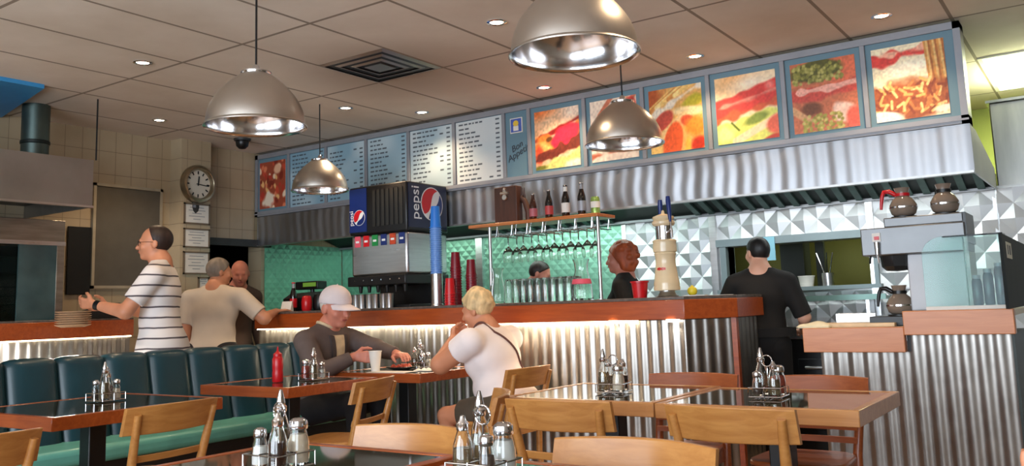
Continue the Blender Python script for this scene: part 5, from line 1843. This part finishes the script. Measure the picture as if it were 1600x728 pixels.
def sdf_at(prims, P):
    D = None
    for p in prims:
        d = sdf_one(p, P)
        if D is None:
            D = d
        else:
            k = p[6]
            h = np.clip(0.5 + 0.5 * (D - d) / k, 0, 1)
            D = D * (1 - h) + d * h - k * h * (1 - h)
    return D


def surface(prims, vox, name, m, parent=None, cut=None):
    """one continuous skin round smoothly joined limbs (surface nets on a distance field)"""
    lo = np.min([bounds(p)[0] for p in prims], 0) - 3 * vox
    hi = np.max([bounds(p)[1] for p in prims], 0) + 3 * vox
    n = np.ceil((hi - lo) / vox).astype(int) + 1
    D = np.full(n, 0.2, np.float32)
    ax = [lo[i] + vox * np.arange(n[i]) for i in range(3)]
    for p in prims:
        b0, b1 = bounds(p)
        k = p[6]
        i0 = np.maximum(((b0 - lo - k - 3 * vox) / vox).astype(int), 0)
        i1 = np.minimum(((b1 - lo + k + 3 * vox) / vox).astype(int) + 2, n)
        sl = tuple(slice(a, b) for a, b in zip(i0, i1))
        G = np.stack(np.meshgrid(*[ax[i][sl[i]] for i in range(3)], indexing='ij'), -1)
        d = sdf_one(p, G)
        o = D[sl]
        h = np.clip(0.5 + 0.5 * (o - d) / k, 0, 1)
        D[sl] = o * (1 - h) + d * h - k * h * (1 - h)
    if cut:
        G = np.stack(np.meshgrid(*ax, indexing='ij'), -1)
        for pt, nn in cut:
            D = np.maximum(D, (G - pt) @ nn)
    I = D < 0
    cnt = np.zeros(np.array(D.shape) - 1, np.uint8)
    offs = [(a, b, c) for a in (0, 1) for b in (0, 1) for c in (0, 1)]
    for a, b, c in offs:
        cnt += I[a:n[0] - 1 + a, b:n[1] - 1 + b, c:n[2] - 1 + c]
    idx = np.argwhere((cnt > 0) & (cnt < 8))
    vid = np.full(cnt.shape, -1, int)
    vid[tuple(idx.T)] = np.arange(len(idx))
    acc = np.zeros((len(idx), 3))
    num = np.zeros(len(idx))
    cv = {o: D[idx[:, 0] + o[0], idx[:, 1] + o[1], idx[:, 2] + o[2]] for o in offs}
    for o in offs:
        for e in range(3):
            if o[e]:
                continue
            o2 = tuple(1 if i == e else o[i] for i in range(3))
            a, b = cv[o], cv[o2]
            mk_ = (a < 0) != (b < 0)
            t = np.where(mk_, a / np.where(mk_, a - b, 1), 0)
            p_ = np.tile(np.array(o, float), (len(idx), 1))
            p_[:, e] = t
            acc[mk_] += p_[mk_]
            num[mk_] += 1
    V = lo + vox * (idx + acc / num[:, None])
    F = []
    for e in range(3):
        u, v = (e + 1) % 3, (e + 2) % 3
        sa = [slice(None)] * 3
        sb = [slice(None)] * 3
        sa[e] = slice(0, -1)
        sb[e] = slice(1, None)
        A, B = I[tuple(sa)], I[tuple(sb)]
        for flip, mk_ in ((False, A & ~B), (True, ~A & B)):
            q = np.argwhere(mk_)
            q = q[(q[:, u] > 0) & (q[:, v] > 0) & (q[:, u] < n[u] - 1) & (q[:, v] < n[v] - 1)]
            if not len(q):
                continue
            def g(du, dv):
                r = q.copy()
                r[:, u] -= du
                r[:, v] -= dv
                return vid[tuple(r.T)]
            quad = np.stack([g(1, 1), g(0, 1), g(0, 0), g(1, 0)], 1)
            F.append(quad[:, ::-1] if flip else quad)
    F = np.concatenate(F)
    F = F[(F >= 0).all(1)]
    me = bpy.data.meshes.new(name)
    me.vertices.add(len(V))
    me.vertices.foreach_set('co', V.ravel().astype(np.float32))
    me.loops.add(F.size)
    me.loops.foreach_set('vertex_index', F.ravel().astype(np.int32))
    me.polygons.add(len(F))
    me.polygons.foreach_set('loop_start', np.arange(0, F.size, 4, dtype=np.int32))
    me.polygons.foreach_set('loop_total', np.full(len(F), 4, np.int32))
    me.update(calc_edges=True)
    me.validate()
    finish(me, [m], True, 180)
    o = bpy.data.objects.new(name, me)
    C.objects.link(o)
    if parent is not None:
        o.parent = parent
    return o


def ik(a, b, l1, l2, pole):
    d = b - a
    L = np.linalg.norm(d)
    if L > (l1 + l2) * 0.999:
        b = a + d / L * (l1 + l2) * 0.999
        d = b - a
        L = np.linalg.norm(d)
    x = (l1 * l1 - l2 * l2 + L * L) / (2 * L)
    h = math.sqrt(max(l1 * l1 - x * x, 0))
    dn = d / L
    p = pole - dn * (pole @ dn)
    return a + dn * x + unit(p) * h, b


def rotm(axis, a):
    return np.array(Matrix.Rotation(a, 3, Vector(axis)))


def person(name, label, loc, rz, H=1.74, pz=None, lean=0.0, twist=0.0, side=0.0, wide=1.0, head=(0, 0, 0), hands=None, legs='stand', knees=None,
           skin='skin_tan', hair='hair_dark', hairstyle='short', top='cloth_white', sleeve=0.55, trousers='cloth_dark', leglen=1.0, belly=0.0, vox=0.0085, hem=-0.05, extra=None, bust=0.0, armw=1.0, hs=1.0):
    s = H / 1.74
    pz = (0.93 * s if pz is None else pz)
    Pv = v3(0, 0, pz)
    Rl = rotm((0, 0, 1), twist) @ rotm((0, 1, 0), side) @ rotm((1, 0, 0), -lean)
    sp = lambda x, y, z: Pv + Rl @ (v3(x, y, z) * s)
    Rh = rotm((0, 0, 1), twist + head[0]) @ rotm((1, 0, 0), -(lean * 0.35) + head[1]) @ rotm((0, 1, 0), head[2])
    nb = sp(0, -0.01, 0.525)
    Cn = nb + Rl @ (v3(0, 0.02, 0.034) * s) + Rh @ (v3(0, 0.022, 0.112) * s)
    sh = s * hs
    hp = lambda x, y, z: Cn + Rh @ (v3(x, y, z) * sh)
    W = wide
    torso = [ell(sp(0, 0.0, 0.0), v3(0.165 * W, 0.115 * (1 + belly), 0.13) * s, Rl, k=0.05),
             ell(sp(0, 0.015 * belly * 5, 0.14), v3(0.145 * W, 0.10 * (1 + 1.3 * belly), 0.15) * s, Rl, k=0.05),
             ell(sp(0, 0.0, 0.34), v3(0.165 * W, 0.115 * (1 + 0.3 * belly), 0.185) * s, Rl, k=0.05),
             cap(sp(-0.125 * W, -0.005, 0.455), sp(0.125 * W, -0.005, 0.455), 0.068 * s, 0.068 * s, k=0.05)]
    if bust:
        torso += [ell(sp(q * 0.075 * W, 0.085, 0.31), v3(0.075, 0.06, 0.07) * s * bust, Rl, k=0.04) for q in (-1, 1)]
    if extra:
        torso += [ell(sp(*c), v3(*r) * s, Rl, k=0.05) for c, r in extra]
    body = list(torso)
    body += [cap(nb - Rl @ v3(0, 0, 0.04) * s, hp(0, -0.02, -0.05), 0.062 * s, 0.055 * s, k=0.03),
             cap(sp(-0.09, -0.015, 0.475), sp(0.0, -0.015, 0.545), 0.052 * s, 0.055 * s, k=0.05), cap(sp(0.09, -0.015, 0.475), sp(0.0, -0.015, 0.545), 0.052 * s, 0.055 * s, k=0.05)]
    # head
    body += [ell(hp(0, -0.012, 0.03), v3(0.077, 0.097, 0.09) * sh, Rh, k=0.02), ell(hp(0, 0.028, -0.035), v3(0.060, 0.064, 0.075) * sh, Rh, k=0.03),
             ell(hp(0, 0.066, -0.088), v3(0.028, 0.022, 0.02) * sh, Rh, k=0.02), cap(hp(-0.03, 0.08, 0.022), hp(0.03, 0.08, 0.022), 0.013 * sh, 0.013 * sh, k=0.015),
             cap(hp(0, 0.088, 0.008), hp(0, 0.108, -0.028), 0.009 * sh, 0.0135 * sh, k=0.012), ell(hp(0, 0.086, -0.056), v3(0.024, 0.012, 0.011) * sh, Rh, k=0.012),
             cap(hp(-0.045, 0.06, -0.025), hp(0.045, 0.06, -0.025), 0.02 * sh, 0.02 * sh, k=0.03)]
    for q in (-1, 1):
        body += [ell(hp(q * 0.078, -0.012, -0.005), v3(0.011, 0.022, 0.033) * sh, Rh @ rotm((0, 0, 1), q * 0.3), k=0.008)]
    # arms and hands
    info = {}
    sleeves = []
    for nm, q in (('L', -1), ('R', 1)):
        S = sp(q * 0.185 * W, -0.005, 0.445)
        hd = (hands or {}).get(nm, {})
        wr = v3(*hd.get('w', (q * 0.26, 0.05, (pz / s) - 0.06))) * s
        pole = v3(*hd.get('pole', (q * 0.35, -1, 0)))
        E, wr = ik(S, wr, 0.285 * s, 0.255 * s, pole)
        aw = (1 + (W - 1) * 0.9) * armw
        body += [cap(S, E, 0.054 * s * aw, 0.044 * s * aw, k=0.03), cap(E, wr, 0.044 * s * aw, 0.028 * s, k=0.02)]
        info[nm] = (S, E, wr)
        ax_ = unit(E - S)
        if sleeve <= 1.0:
            e1 = S + (E - S) * sleeve
            sleeves.append(cap(S, e1 + ax_ * 0.03, (0.056 * aw + 0.014) * s, (0.047 * aw + 0.017) * s, ((e1, ax_),), k=0.03))
        else:
            f1 = E + (wr - E) * (sleeve - 1)
            ax2 = unit(wr - E)
            sleeves.append(cap(S, E, (0.056 * aw + 0.014) * s, (0.044 * aw + 0.014) * s, k=0.03))
            sleeves.append(cap(E, f1 + ax2 * 0.02, (0.044 * aw + 0.014) * s, 0.042 * s, ((f1, ax2),), k=0.03))
        # hand
        d = unit(v3(*hd['d'])) if 'd' in hd else unit(wr - E)
        pn = v3(*hd.get('n', (-q, 0, 0)))
        pn = unit(pn - d * (pn @ d))
        th = np.cross(d, pn) * q
        curl = hd.get('curl', 0.5)
        L = s
        for i, (o, ln) in enumerate(((0.030, 0.072), (0.010, 0.080), (-0.010, 0.075), (-0.029, 0.060))):
            kn = wr + d * 0.088 * L + th * o * L
            body.append(cap(wr + d * 0.012 * L + th * o * 0.55 * L, kn, 0.014 * L, 0.0115 * L, k=0.012))
            a = kn
            ang = 0.0
            for j, fr in enumerate((0.45, 0.32, 0.26)):
                ang += curl * (0.7 if j == 0 else 0.9)
                b = a + (d * cos(ang) + pn * sin(ang)) * ln * fr * L
                body.append(cap(a, b, (0.0100 - 0.001 * j) * L, (0.0092 - 0.001 * j) * L, k=0.003))
                a = b
        t0 = wr + d * 0.02 * L + th * 0.022 * L
        t1 = t0 + (d * 0.55 + th * 0.75 + pn * 0.3) * 0.042 * L
        t2 = t1 + unit(d * 0.9 + th * 0.15 + pn * (0.35 + curl * 0.4)) * 0.036 * L
        t3 = t2 + unit(d * 0.9 - th * 0.15 + pn * (0.4 + curl * 0.6)) * 0.026 * L
        body += [cap(t0, t1, 0.016 * L, 0.0125 * L, k=0.01), cap(t1, t2, 0.0115 * L, 0.0105 * L, k=0.004), cap(t2, t3, 0.0105 * L, 0.008 * L, k=0.004)]
    # legs
    tr = [ell(Pv + v3(0, 0, 0.0), v3(0.172 * W, 0.122 * (1 + belly), 0.125) * s, k=0.05)]
    shoes = []
    hips = []
    for q in (-1, 1):
        hp_ = Pv + v3(q * 0.088 * W, 0.0, -0.03) * s
        if legs == 'sit':
            kn, an = (v3(*x) * s for x in knees[0 if q < 0 else 1])
        else:
            an = v3(q * 0.105, -0.02, 0.085) * s if knees is None else v3(*knees[0 if q < 0 else 1][1]) * s
            kn, an = ik(hp_, an, 0.43 * s, 0.42 * s, v3(0, 1, 0))
        body += [cap(hp_, kn, 0.085 * W * s, 0.056 * s, k=0.03), cap(kn, an, 0.056 * s, 0.036 * s, k=0.02)]
        ft = v3(q * 0.25, 1, 0)
        toe = an + unit(ft) * 0.16 * s + v3(0, 0, -(an[2] - 0.032 * s))
        body.append(cap(an + v3(0, 0, -0.04 * s), toe, 0.034 * s, 0.026 * s, k=0.02))
        if leglen >= 1:
            tr += [cap(hp_, kn, 0.098 * W * s, 0.070 * s, k=0.03), cap(kn, an + (kn - an) * 0.08, 0.070 * s, 0.056 * s, ((an + (kn - an) * 0.08, unit(an - kn)),), k=0.02)]
        else:
            e1 = hp_ + (kn - hp_) * leglen
            tr += [cap(hp_, e1 + unit(kn - hp_) * 0.03, 0.102 * W * s, 0.086 * s, ((e1, unit(kn - hp_)),), k=0.03)]
        shoes += [cap(an + v3(0, -0.03 * s, 0.045 * s - an[2]), toe, 0.044 * s, 0.034 * s, ((v3(0, 0, 0.004), v3(0, 0, -1)), (an + v3(0, 0, 0.03 * s), v3(0, 0, 1))), k=0.01)]
    o = surface(body, vox, 'person', skin)
    tag(o, label, 'person')
    # clothes follow the body
    infl = 0.013 * s
    grow = lambda p: (p[0], p[1], p[2] + infl, p[3], p[4], p[5], p[6]) if p[0] == 'e' else (p[0], p[1], p[2], p[3] + infl, p[4] + infl, p[5], p[6])
    if hem < -0.15:
        torso = torso + [ell(sp(0, 0, -0.14), v3(0.19 * W, 0.15 * (1 + belly), 0.26) * s, Rl, k=0.05)]
    shirt = [grow(p) for p in torso] + sleeves + [cap(sp(-0.10, -0.012, 0.47), sp(-0.035, -0.012, 0.535), 0.066 * s, 0.058 * s, k=0.03), cap(sp(0.10, -0.012, 0.47), sp(0.035, -0.012, 0.535), 0.066 * s, 0.058 * s, k=0.03)]
    hp0 = sp(0, 0, hem)
    up = Rl @ v3(0, 0, 1)
    surface(shirt, vox, 'shirt', top, o, cut=[(hp0, -up), (sp(0, 0, 0.555), up)])
    surface(tr, vox * 1.15, 'trousers', trousers, o, cut=[(Pv + v3(0, 0, 0.105 * s), v3(0, 0, 1))])
    surface(shoes, vox * 1.1, 'shoes', 'shoe', o)
    eyes = MB()
    for q in (-1, 1):
        eyes.ball(hp(q * 0.031, 0.076, 0.005), 0.0105 * sh, 8)
    eyes.build('eyes', 'eye', o)
    lp = MB().ball((0, 0, 0), (0.021 * sh, 0.007 * sh, 0.006 * sh), 8).xf(Matrix.Translation(hp(0, 0.0955, -0.056)) @ Matrix(Rh.tolist()).to_4x4())
    lp.build('lips', 'lips', o)
    # hair
    f_, u_ = Rh @ v3(0, 1, 0), Rh @ v3(0, 0, 1)
    pl = lambda a, b, t: (Cn + (f_ * a + u_ * b) * t * sh / math.hypot(a, b), (f_ * a + u_ * b) / math.hypot(a, b))
    if hairstyle == 'short':
        hr = [ell(hp(0, -0.016, 0.034), v3(0.088, 0.106, 0.10) * sh, Rh, (pl(0.75, -0.66, 0.004), (hp(0, 0, -0.075), -u_)), k=0.01)]
    elif hairstyle == 'crop':
        hr = [ell(hp(0, -0.014, 0.032), v3(0.083, 0.102, 0.096) * sh, Rh, (pl(0.75, -0.66, -0.004), (hp(0, 0, -0.06), -u_)), k=0.01)]
    elif hairstyle == 'receding':
        hr = [ell(hp(0, -0.018, 0.032), v3(0.087, 0.106, 0.097) * sh, Rh, (pl(0.94, -0.34, -0.006), (hp(0, 0, -0.075), -u_)), k=0.01)]
    elif hairstyle == 'volume':
        hr = [ell(hp(0, -0.022, 0.045), v3(0.095, 0.108, 0.105) * sh, Rh, (pl(0.72, -0.69, 0.0), (hp(0, 0, -0.095), -u_)), k=0.01)]
        rr = random.Random(3)
        for k in range(46):
            a, b = rr.random() * 2 * pi, rr.random() * 1.9
            c = hp(0.086 * sin(b) * cos(a), -0.022 + 0.098 * sin(b) * sin(a), 0.045 + 0.097 * cos(b))
            if (c - Cn) @ (f_ * 0.72 - u_ * 0.69) < 0.0:
                hr.append(ell(c, v3(0.017, 0.017, 0.014) * sh, Rh, k=0.012))
    elif hairstyle == 'curly':
        hr = [ell(hp(0, -0.035, 0.03), v3(0.105, 0.115, 0.12) * sh, Rh, (pl(0.8, -0.6, 0.012),), k=0.01), ell(hp(0, -0.07, -0.06), v3(0.10, 0.065, 0.075) * sh, Rh, k=0.03)]
        rr = random.Random(4)
        for k in range(70):
            a, b = rr.random() * 2 * pi, rr.random() * 2.5
            c = hp(0.10 * sin(b) * cos(a), -0.04 + 0.11 * sin(b) * sin(a), 0.02 + 0.115 * cos(b))
            if (c - Cn) @ (f_ * 0.8 - u_ * 0.6) < 0.006:
                hr.append(ell(c, v3(0.03, 0.03, 0.028) * sh, Rh, k=0.01))
    else:
        hr = None
    if hr:
        surface(hr, min(vox, 0.007), 'hair', hair, o)
    if hairstyle == 'capped':
        surface([ell(hp(0, -0.014, 0.030), v3(0.083, 0.102, 0.094) * sh, Rh, (pl(0.93, -0.34, -0.012), (hp(0, 0, -0.06), -u_)), k=0.01)], 0.006, 'hair', hair, o)
        cp = [ell(hp(0, -0.010, 0.046), v3(0.092, 0.110, 0.098) * sh, Rh, ((hp(0, 0, 0.030), unit(-u_ + 0.10 * f_)),), k=0.01)]
        co_ = surface(cp, 0.005, 'baseball_cap', 'cloth_cap', o)
        bm = MB()
        def brim(u, v):
            a = -1 + 2 * u
            x = 0.078 * a
            y = 0.094 * math.sqrt(max(0, 1 - (a * 0.82) ** 2)) - 0.012 + v * 0.125 * math.sqrt(max(0, 1 - a * a) + 0.02)
            z = 0.046 - 0.018 * a * a - 0.022 * v
            return tuple(hp(x, y, z))
        bm.grid(brim, 20, 8)
        def brim2(u, v):
            p_ = np.array(brim(u, v)) - Rh @ v3(0, 0, 0.004)
            return tuple(p_)
        bm.grid(brim2, 20, 8, flip=True)
        bm.build('brim', 'cloth_cap', co_, sharp=60)
        MB().ball(hp(0, -0.01, 0.144), 0.007, 6).build('cap_button', 'cloth_cap', co_)
    o.location = loc
    o.rotation_euler = (0, 0, rz)
    return o, dict(hp=hp, sp=sp, info=info, shirt=shirt, Rh=Rh, s=s, Pv=Pv, Rl=Rl)


def on_cloth(prims, pts, lift):
    """push points onto the clothing surface"""
    P = np.array(pts, float)
    for _ in range(12):
        d = sdf_at(prims, P)
        g = np.stack([sdf_at(prims, P + e) - d for e in np.eye(3) * 1e-3], -1)
        g /= np.linalg.norm(g, axis=-1, keepdims=True) + 1e-9
        P = P - g * (d - lift)[:, None]
    return P


def trace(prims, pts, direction, lift):
    """drop points along a direction until they lie on the clothing"""
    P = np.array(pts, float)
    for _ in range(40):
        P = P + direction * (sdf_at(prims, P) - lift)[:, None] * 0.8
    return P


FACE_L, FACE_R, FACE_AWAY, FACE_CAM = pi / 2, -pi / 2, 0.0, pi

# man in the striped shirt, walking behind the banquette with a stack of plates
o, k_ = person('man', 'man in a white striped polo shirt and glasses carrying a stack of plates', (-5.70, 3.79, 0), radians(134), 1.86, lean=0.06, wide=1.08, belly=0.15, skin='skin_tan', hair='hair_dark', hairstyle='receding', top='cloth_striped', sleeve=0.72,
               trousers='cloth_dark', hem=-0.26, head=(0.1, 0.02, 0),
               hands={'L': dict(w=(-0.14, 0.40, 1.195), pole=(-0.6, -0.3, -1), d=(0.4, 1, 0.15), n=(1, 0, 0.4), curl=0.55), 'R': dict(w=(0.16, 0.40, 1.185), pole=(0.6, -0.3, -1), d=(-0.4, 1, 0.1), n=(-1, 0, 0.4), curl=0.55)})
hp, s = k_['hp'], k_['s']
g = MB()
for q in (-1, 1):
    g.tube([tuple(hp(q * 0.033 + 0.024 * cos(a), 0.098, 0.003 + 0.017 * sin(a))) for a in [2 * pi * i / 16 for i in range(16)]], 0.0018, 6, closed=True)
    g.tube([tuple(hp(q * 0.058, 0.096, 0.008)), tuple(hp(q * 0.082, 0.05, 0.008)), tuple(hp(q * 0.084, -0.015, 0.006))], 0.0018, 6)
g.tube([tuple(hp(-0.009, 0.1, 0.006)), tuple(hp(0.009, 0.1, 0.006))], 0.0018, 6)
g.build('eyeglasses', 'black_metal', o)
S_, E_, W_ = k_['info']['L']
MB().tube([tuple(W_ + (E_ - W_) * 0.06), tuple(W_ + (E_ - W_) * 0.20)], 0.036, 16).build('wristwatch', 'black_plastic', o)
# what he carries
R_ = Matrix.Rotation(radians(134), 3, 'Z')
pc = Vector((-5.70, 3.79, 0)) + R_ @ Vector((0.0, 0.61, 1.125))
pl0 = None
for i in range(7):
    if pl0 is None:
        pl0 = MB().lathe([(0, 0), (0.075, 0), (0.115, 0.014), (0.12, 0.018), (0.113, 0.02), (0.075, 0.007), (0, 0.006)], 28).build('stacked_plate', mat('plate_cream', (206, 172, 138), 0.3, 0, .05))
        c = pl0
    else:
        c = pl0.copy()
        C.objects.link(c)
    c.location = (pc.x, pc.y, pc.z + i * 0.0155)
    tag(c, 'cream plate in the stack held by the man in the striped shirt', 'plate', 'carried plates')

# customers at the till
person('man', 'grey-haired man in a beige T-shirt at the till, seen from behind', (-6.25, 4.62, 0), FACE_AWAY + 0.45, 1.68, lean=0.10, wide=1.26, belly=0.12, skin='skin_tan', hair='hair_grey', hairstyle='short', top='cloth_greige', sleeve=0.8, trousers='cloth_dark', hem=-0.10,
       head=(-0.75, 0.0, 0), hands={'R': dict(w=(0.44, 0.32, 1.24), pole=(0.8, -0.2, -0.8), d=(0.6, 0.8, 0.1), n=(0, 0, -1), curl=0.3), 'L': dict(w=(-0.24, 0.02, 0.84), pole=(-0.5, -1, 0))})
person('man', 'bald man in a brown shirt half hidden behind the grey-haired customer', (-6.62, 5.13, 0), FACE_R - 0.1, 1.70, lean=0.12, skin='skin_red', hairstyle='bald', top='cloth_brown', sleeve=1.8, trousers='cloth_dark', head=(-0.5, -0.25, 0), vox=0.0095)

# bar and kitchen staff
person('man', 'bending person in dark clothes half hidden behind the upturned beer glasses', (-4.20, 6.12, 0), FACE_R + 0.6, 1.60, lean=0.32, skin='skin_red', hair='hair_dark', hairstyle='crop', top='cloth_black', sleeve=0.7, vox=0.0095, head=(-0.2, -0.25, 0))
person('woman', 'red-haired woman in black behind the bar beside the beer tower', (-3.12, 6.13, 0), FACE_L + 0.25, 1.64, lean=0.06, skin='skin_red', hair='hair_red', hairstyle='curly', top='cloth_black', sleeve=1.8, bust=1.0, trousers='cloth_black', vox=0.009)
o, k_ = person('man', 'cook in black with short black hair seen from behind in the gap between counters', (-2.03, 6.0, 0), FACE_AWAY + 0.12, 1.61, lean=0.05, wide=1.06, belly=0.06, skin='skin_light', hair='hair_black', hairstyle='crop', top='cloth_black', sleeve=0.95, trousers='cloth_black', hem=-0.14,
       head=(0.75, 0.02, 0), hands={'L': dict(w=(-0.26, 0.30, 1.08), pole=(-0.7, -0.8, -0.6), d=(0.3, 1, 0), n=(0.2, 0, -1), curl=0.4), 'R': dict(w=(0.24, 0.28, 1.0), pole=(0.6, -0.9, -0.5), d=(-0.4, 1, 0), n=(-0.2, 0, -1), curl=0.4)})
ap = MB()
ap.lathe([(0.178, 0), (0.196, 0), (0.196, 0.06), (0.178, 0.06)], 32, (0, 0, 0.90), sx=1.12, sy=0.80)
ap.build('apron_band', 'cloth_black', o)

# the elderly couple
OM = (-4.92, 4.55, 0)
o, k_ = person('man', 'old man in white baseball cap and grey-brown jacket sitting on the banquette', OM, FACE_R + 0.05, 1.86, hs=1.12, pz=0.505, lean=0.24, wide=1.14, belly=0.1, legs='sit', knees=(((-0.12, 0.46, 0.50), (-0.12, 0.50, 0.085)), ((0.12, 0.46, 0.50), (0.12, 0.48, 0.085))),
               skin='skin_red', hair='hair_white', hairstyle='capped', top='cloth_jacket', sleeve=1.9, trousers='cloth_dark', hem=-0.10, head=(-0.10, -0.10, 0), vox=0.007,
               hands={'R': dict(w=(0.10, 0.44, 0.80), pole=(0.9, -0.3, -0.8), d=(-0.2, 1, -0.05), n=(-1, 0, -0.1), curl=0.5), 'L': dict(w=(-0.12, 0.62, 0.80), pole=(-1, -0.2, -0.6), d=(0.5, 1, 0), n=(0, 0, -1), curl=0.4)})
sp, s = k_['sp'], k_['s']
jk = k_['shirt']
for nm, m_, xa, xb, lift in (('shirt_front', 'plaid_beige', -0.055, 0.055, 0.010), ('jacket_lapel', 'lapel', 0.05, 0.085, 0.014), ('jacket_lapel', 'lapel', -0.085, -0.05, 0.014)):
    nu, nv = 8, 20
    G = []
    for j in range(nv + 1):
        t_ = j / nv
        k_w = 1.0 - 0.55 * t_
        for i in range(nu + 1):
            G.append(sp((xa + (xb - xa) * i / nu) * k_w, 0.30, 0.50 - 0.36 * t_))
    dn_ = k_['Rl'] @ v3(0, -1, 0)
    G = trace(jk, G, dn_, lift)
    G2 = trace(jk, G - dn_ * 0.02, dn_, -0.004)
    fs = [(j * (nu + 1) + i, j * (nu + 1) + i + 1, (j + 1) * (nu + 1) + i + 1, (j + 1) * (nu + 1) + i) for j in range(nv) for i in range(nu)]
    n_ = len(G)
    rim = [i for i in range(nu + 1)] + [j * (nu + 1) + nu for j in range(1, nv + 1)] + [nv * (nu + 1) + i for i in range(nu - 1, -1, -1)] + [j * (nu + 1) for j in range(nv - 1, 0, -1)]
    fs2 = [(rim[q], rim[(q + 1) % len(rim)], rim[(q + 1) % len(rim)] + n_, rim[q] + n_) for q in range(len(rim))]
    MB().add([tuple(p) for p in G] + [tuple(p) for p in G2], [f[::-1] for f in fs] + fs2).build(nm, m_, o, sharp=70)
cl = on_cloth(jk, [sp(0.075 * cos(a), -0.01 + 0.075 * sin(a), 0.55) for a in np.linspace(0, 2 * pi, 20, endpoint=False)], 0.002)
MB().tube([tuple(p) for p in cl], 0.012, 8, closed=True).build('collar', 'plaid_beige', o)

WM = (-3.25, 4.66, 0)
o, k_ = person('woman', 'blonde short-haired woman in a white T-shirt with a brown shoulder strap at the table', WM, FACE_L + 0.05, 1.66, hs=1.05, pz=0.55, lean=0.36, wide=1.34, belly=0.5, legs='sit', knees=(((-0.14, 0.44, 0.50), (-0.13, 0.40, 0.085)), ((0.13, 0.44, 0.50), (0.13, 0.38, 0.085))),
               skin='skin_tan', hair='hair_blond', hairstyle='volume', top='cloth_white', sleeve=0.42, trousers='cloth_shorts', leglen=0.72, hem=-0.06, head=(0.12, -0.10, 0), bust=1.25, armw=1.12, vox=0.007,
               hands={'L': dict(w=(-0.06, 0.42, 1.02), pole=(-0.9, 0.2, -1.0), d=(0.9, 0.1, 0.5), n=(0, -1, 0.2), curl=0.8), 'R': dict(w=(0.07, 0.46, 1.00), pole=(0.9, 0.3, -1.0), d=(-0.9, 0.1, 0.4), n=(0, -1, 0.2), curl=0.8)})
sp = k_['sp']
pts = [sp(-0.10 + 0.30 * t_, -0.25 + 0.02 * t_, 0.53 - 0.42 * t_) for t_ in np.linspace(0, 1, 18)]
pts = on_cloth(k_['shirt'], pts, 0.003)
fp = [sp(-0.10 + 0.30 * t_, 0.28, 0.52 - 0.36 * t_) for t_ in np.linspace(0, 1, 18)]
fp = on_cloth(k_['shirt'], fp, 0.003)
top_ = on_cloth(k_['shirt'], [sp(-0.105, y_, 0.60) for y_ in np.linspace(0.06, -0.08, 6)], 0.003)
MB().tube([tuple(p) for p in fp[::-1]] + [tuple(p) for p in top_] + [tuple(p) for p in pts], 0.0075, 8).build('shoulder_strap', 'strap_brown', o)

# the diner cut off at the left edge, and the fingertip at the lower right
person('person', 'seated diner in a dark jacket cut off by the left edge of the photo', (-3.58, 1.33, 0), FACE_L, 1.66, pz=0.56, lean=0.10, wide=1.1, legs='sit', knees=(((-0.12, 0.44, 0.50), (-0.12, 0.42, 0.085)), ((0.12, 0.44, 0.50), (0.12, 0.42, 0.085))),
       skin='skin_tan', hair='hair_dark', hairstyle='short', top='cloth_jacket', sleeve=1.9, trousers='cloth_dark', vox=0.011)

person('person', 'person beyond the right edge, only a raised fingertip showing at the lower right corner', (0.342, 1.94, 0), FACE_L, 1.70, pz=0.56, lean=0.05, legs='sit', knees=(((-0.12, 0.44, 0.50), (-0.12, 0.42, 0.085)), ((0.12, 0.44, 0.50), (0.12, 0.42, 0.085))),
       skin='skin_tan', hair='hair_dark', hairstyle='short', top='cloth_dark', sleeve=1.9, trousers='cloth_dark', vox=0.008,
       hands={'L': dict(w=(-0.05, 0.60, 0.655), pole=(-0.9, -0.3, -0.9), d=(0, 0.25, 1), n=(0.6, -0.3, 0), curl=0.12)})
t = thing('stool', 'plain seat under the person beyond the right edge', 'stool', (0.342, 1.94, 0))
MB().lathe([(0, 0.41), (0.19, 0.41), (0.2, 0.42), (0.2, 0.435), (0, 0.44)], 24).build('seat', 'chair_wood', t)
MB().lathe([(0, 0), (0.18, 0), (0.18, 0.02), (0.04, 0.03), (0.04, 0.41), (0, 0.41)], 20).build('pedestal', 'black_metal', t)
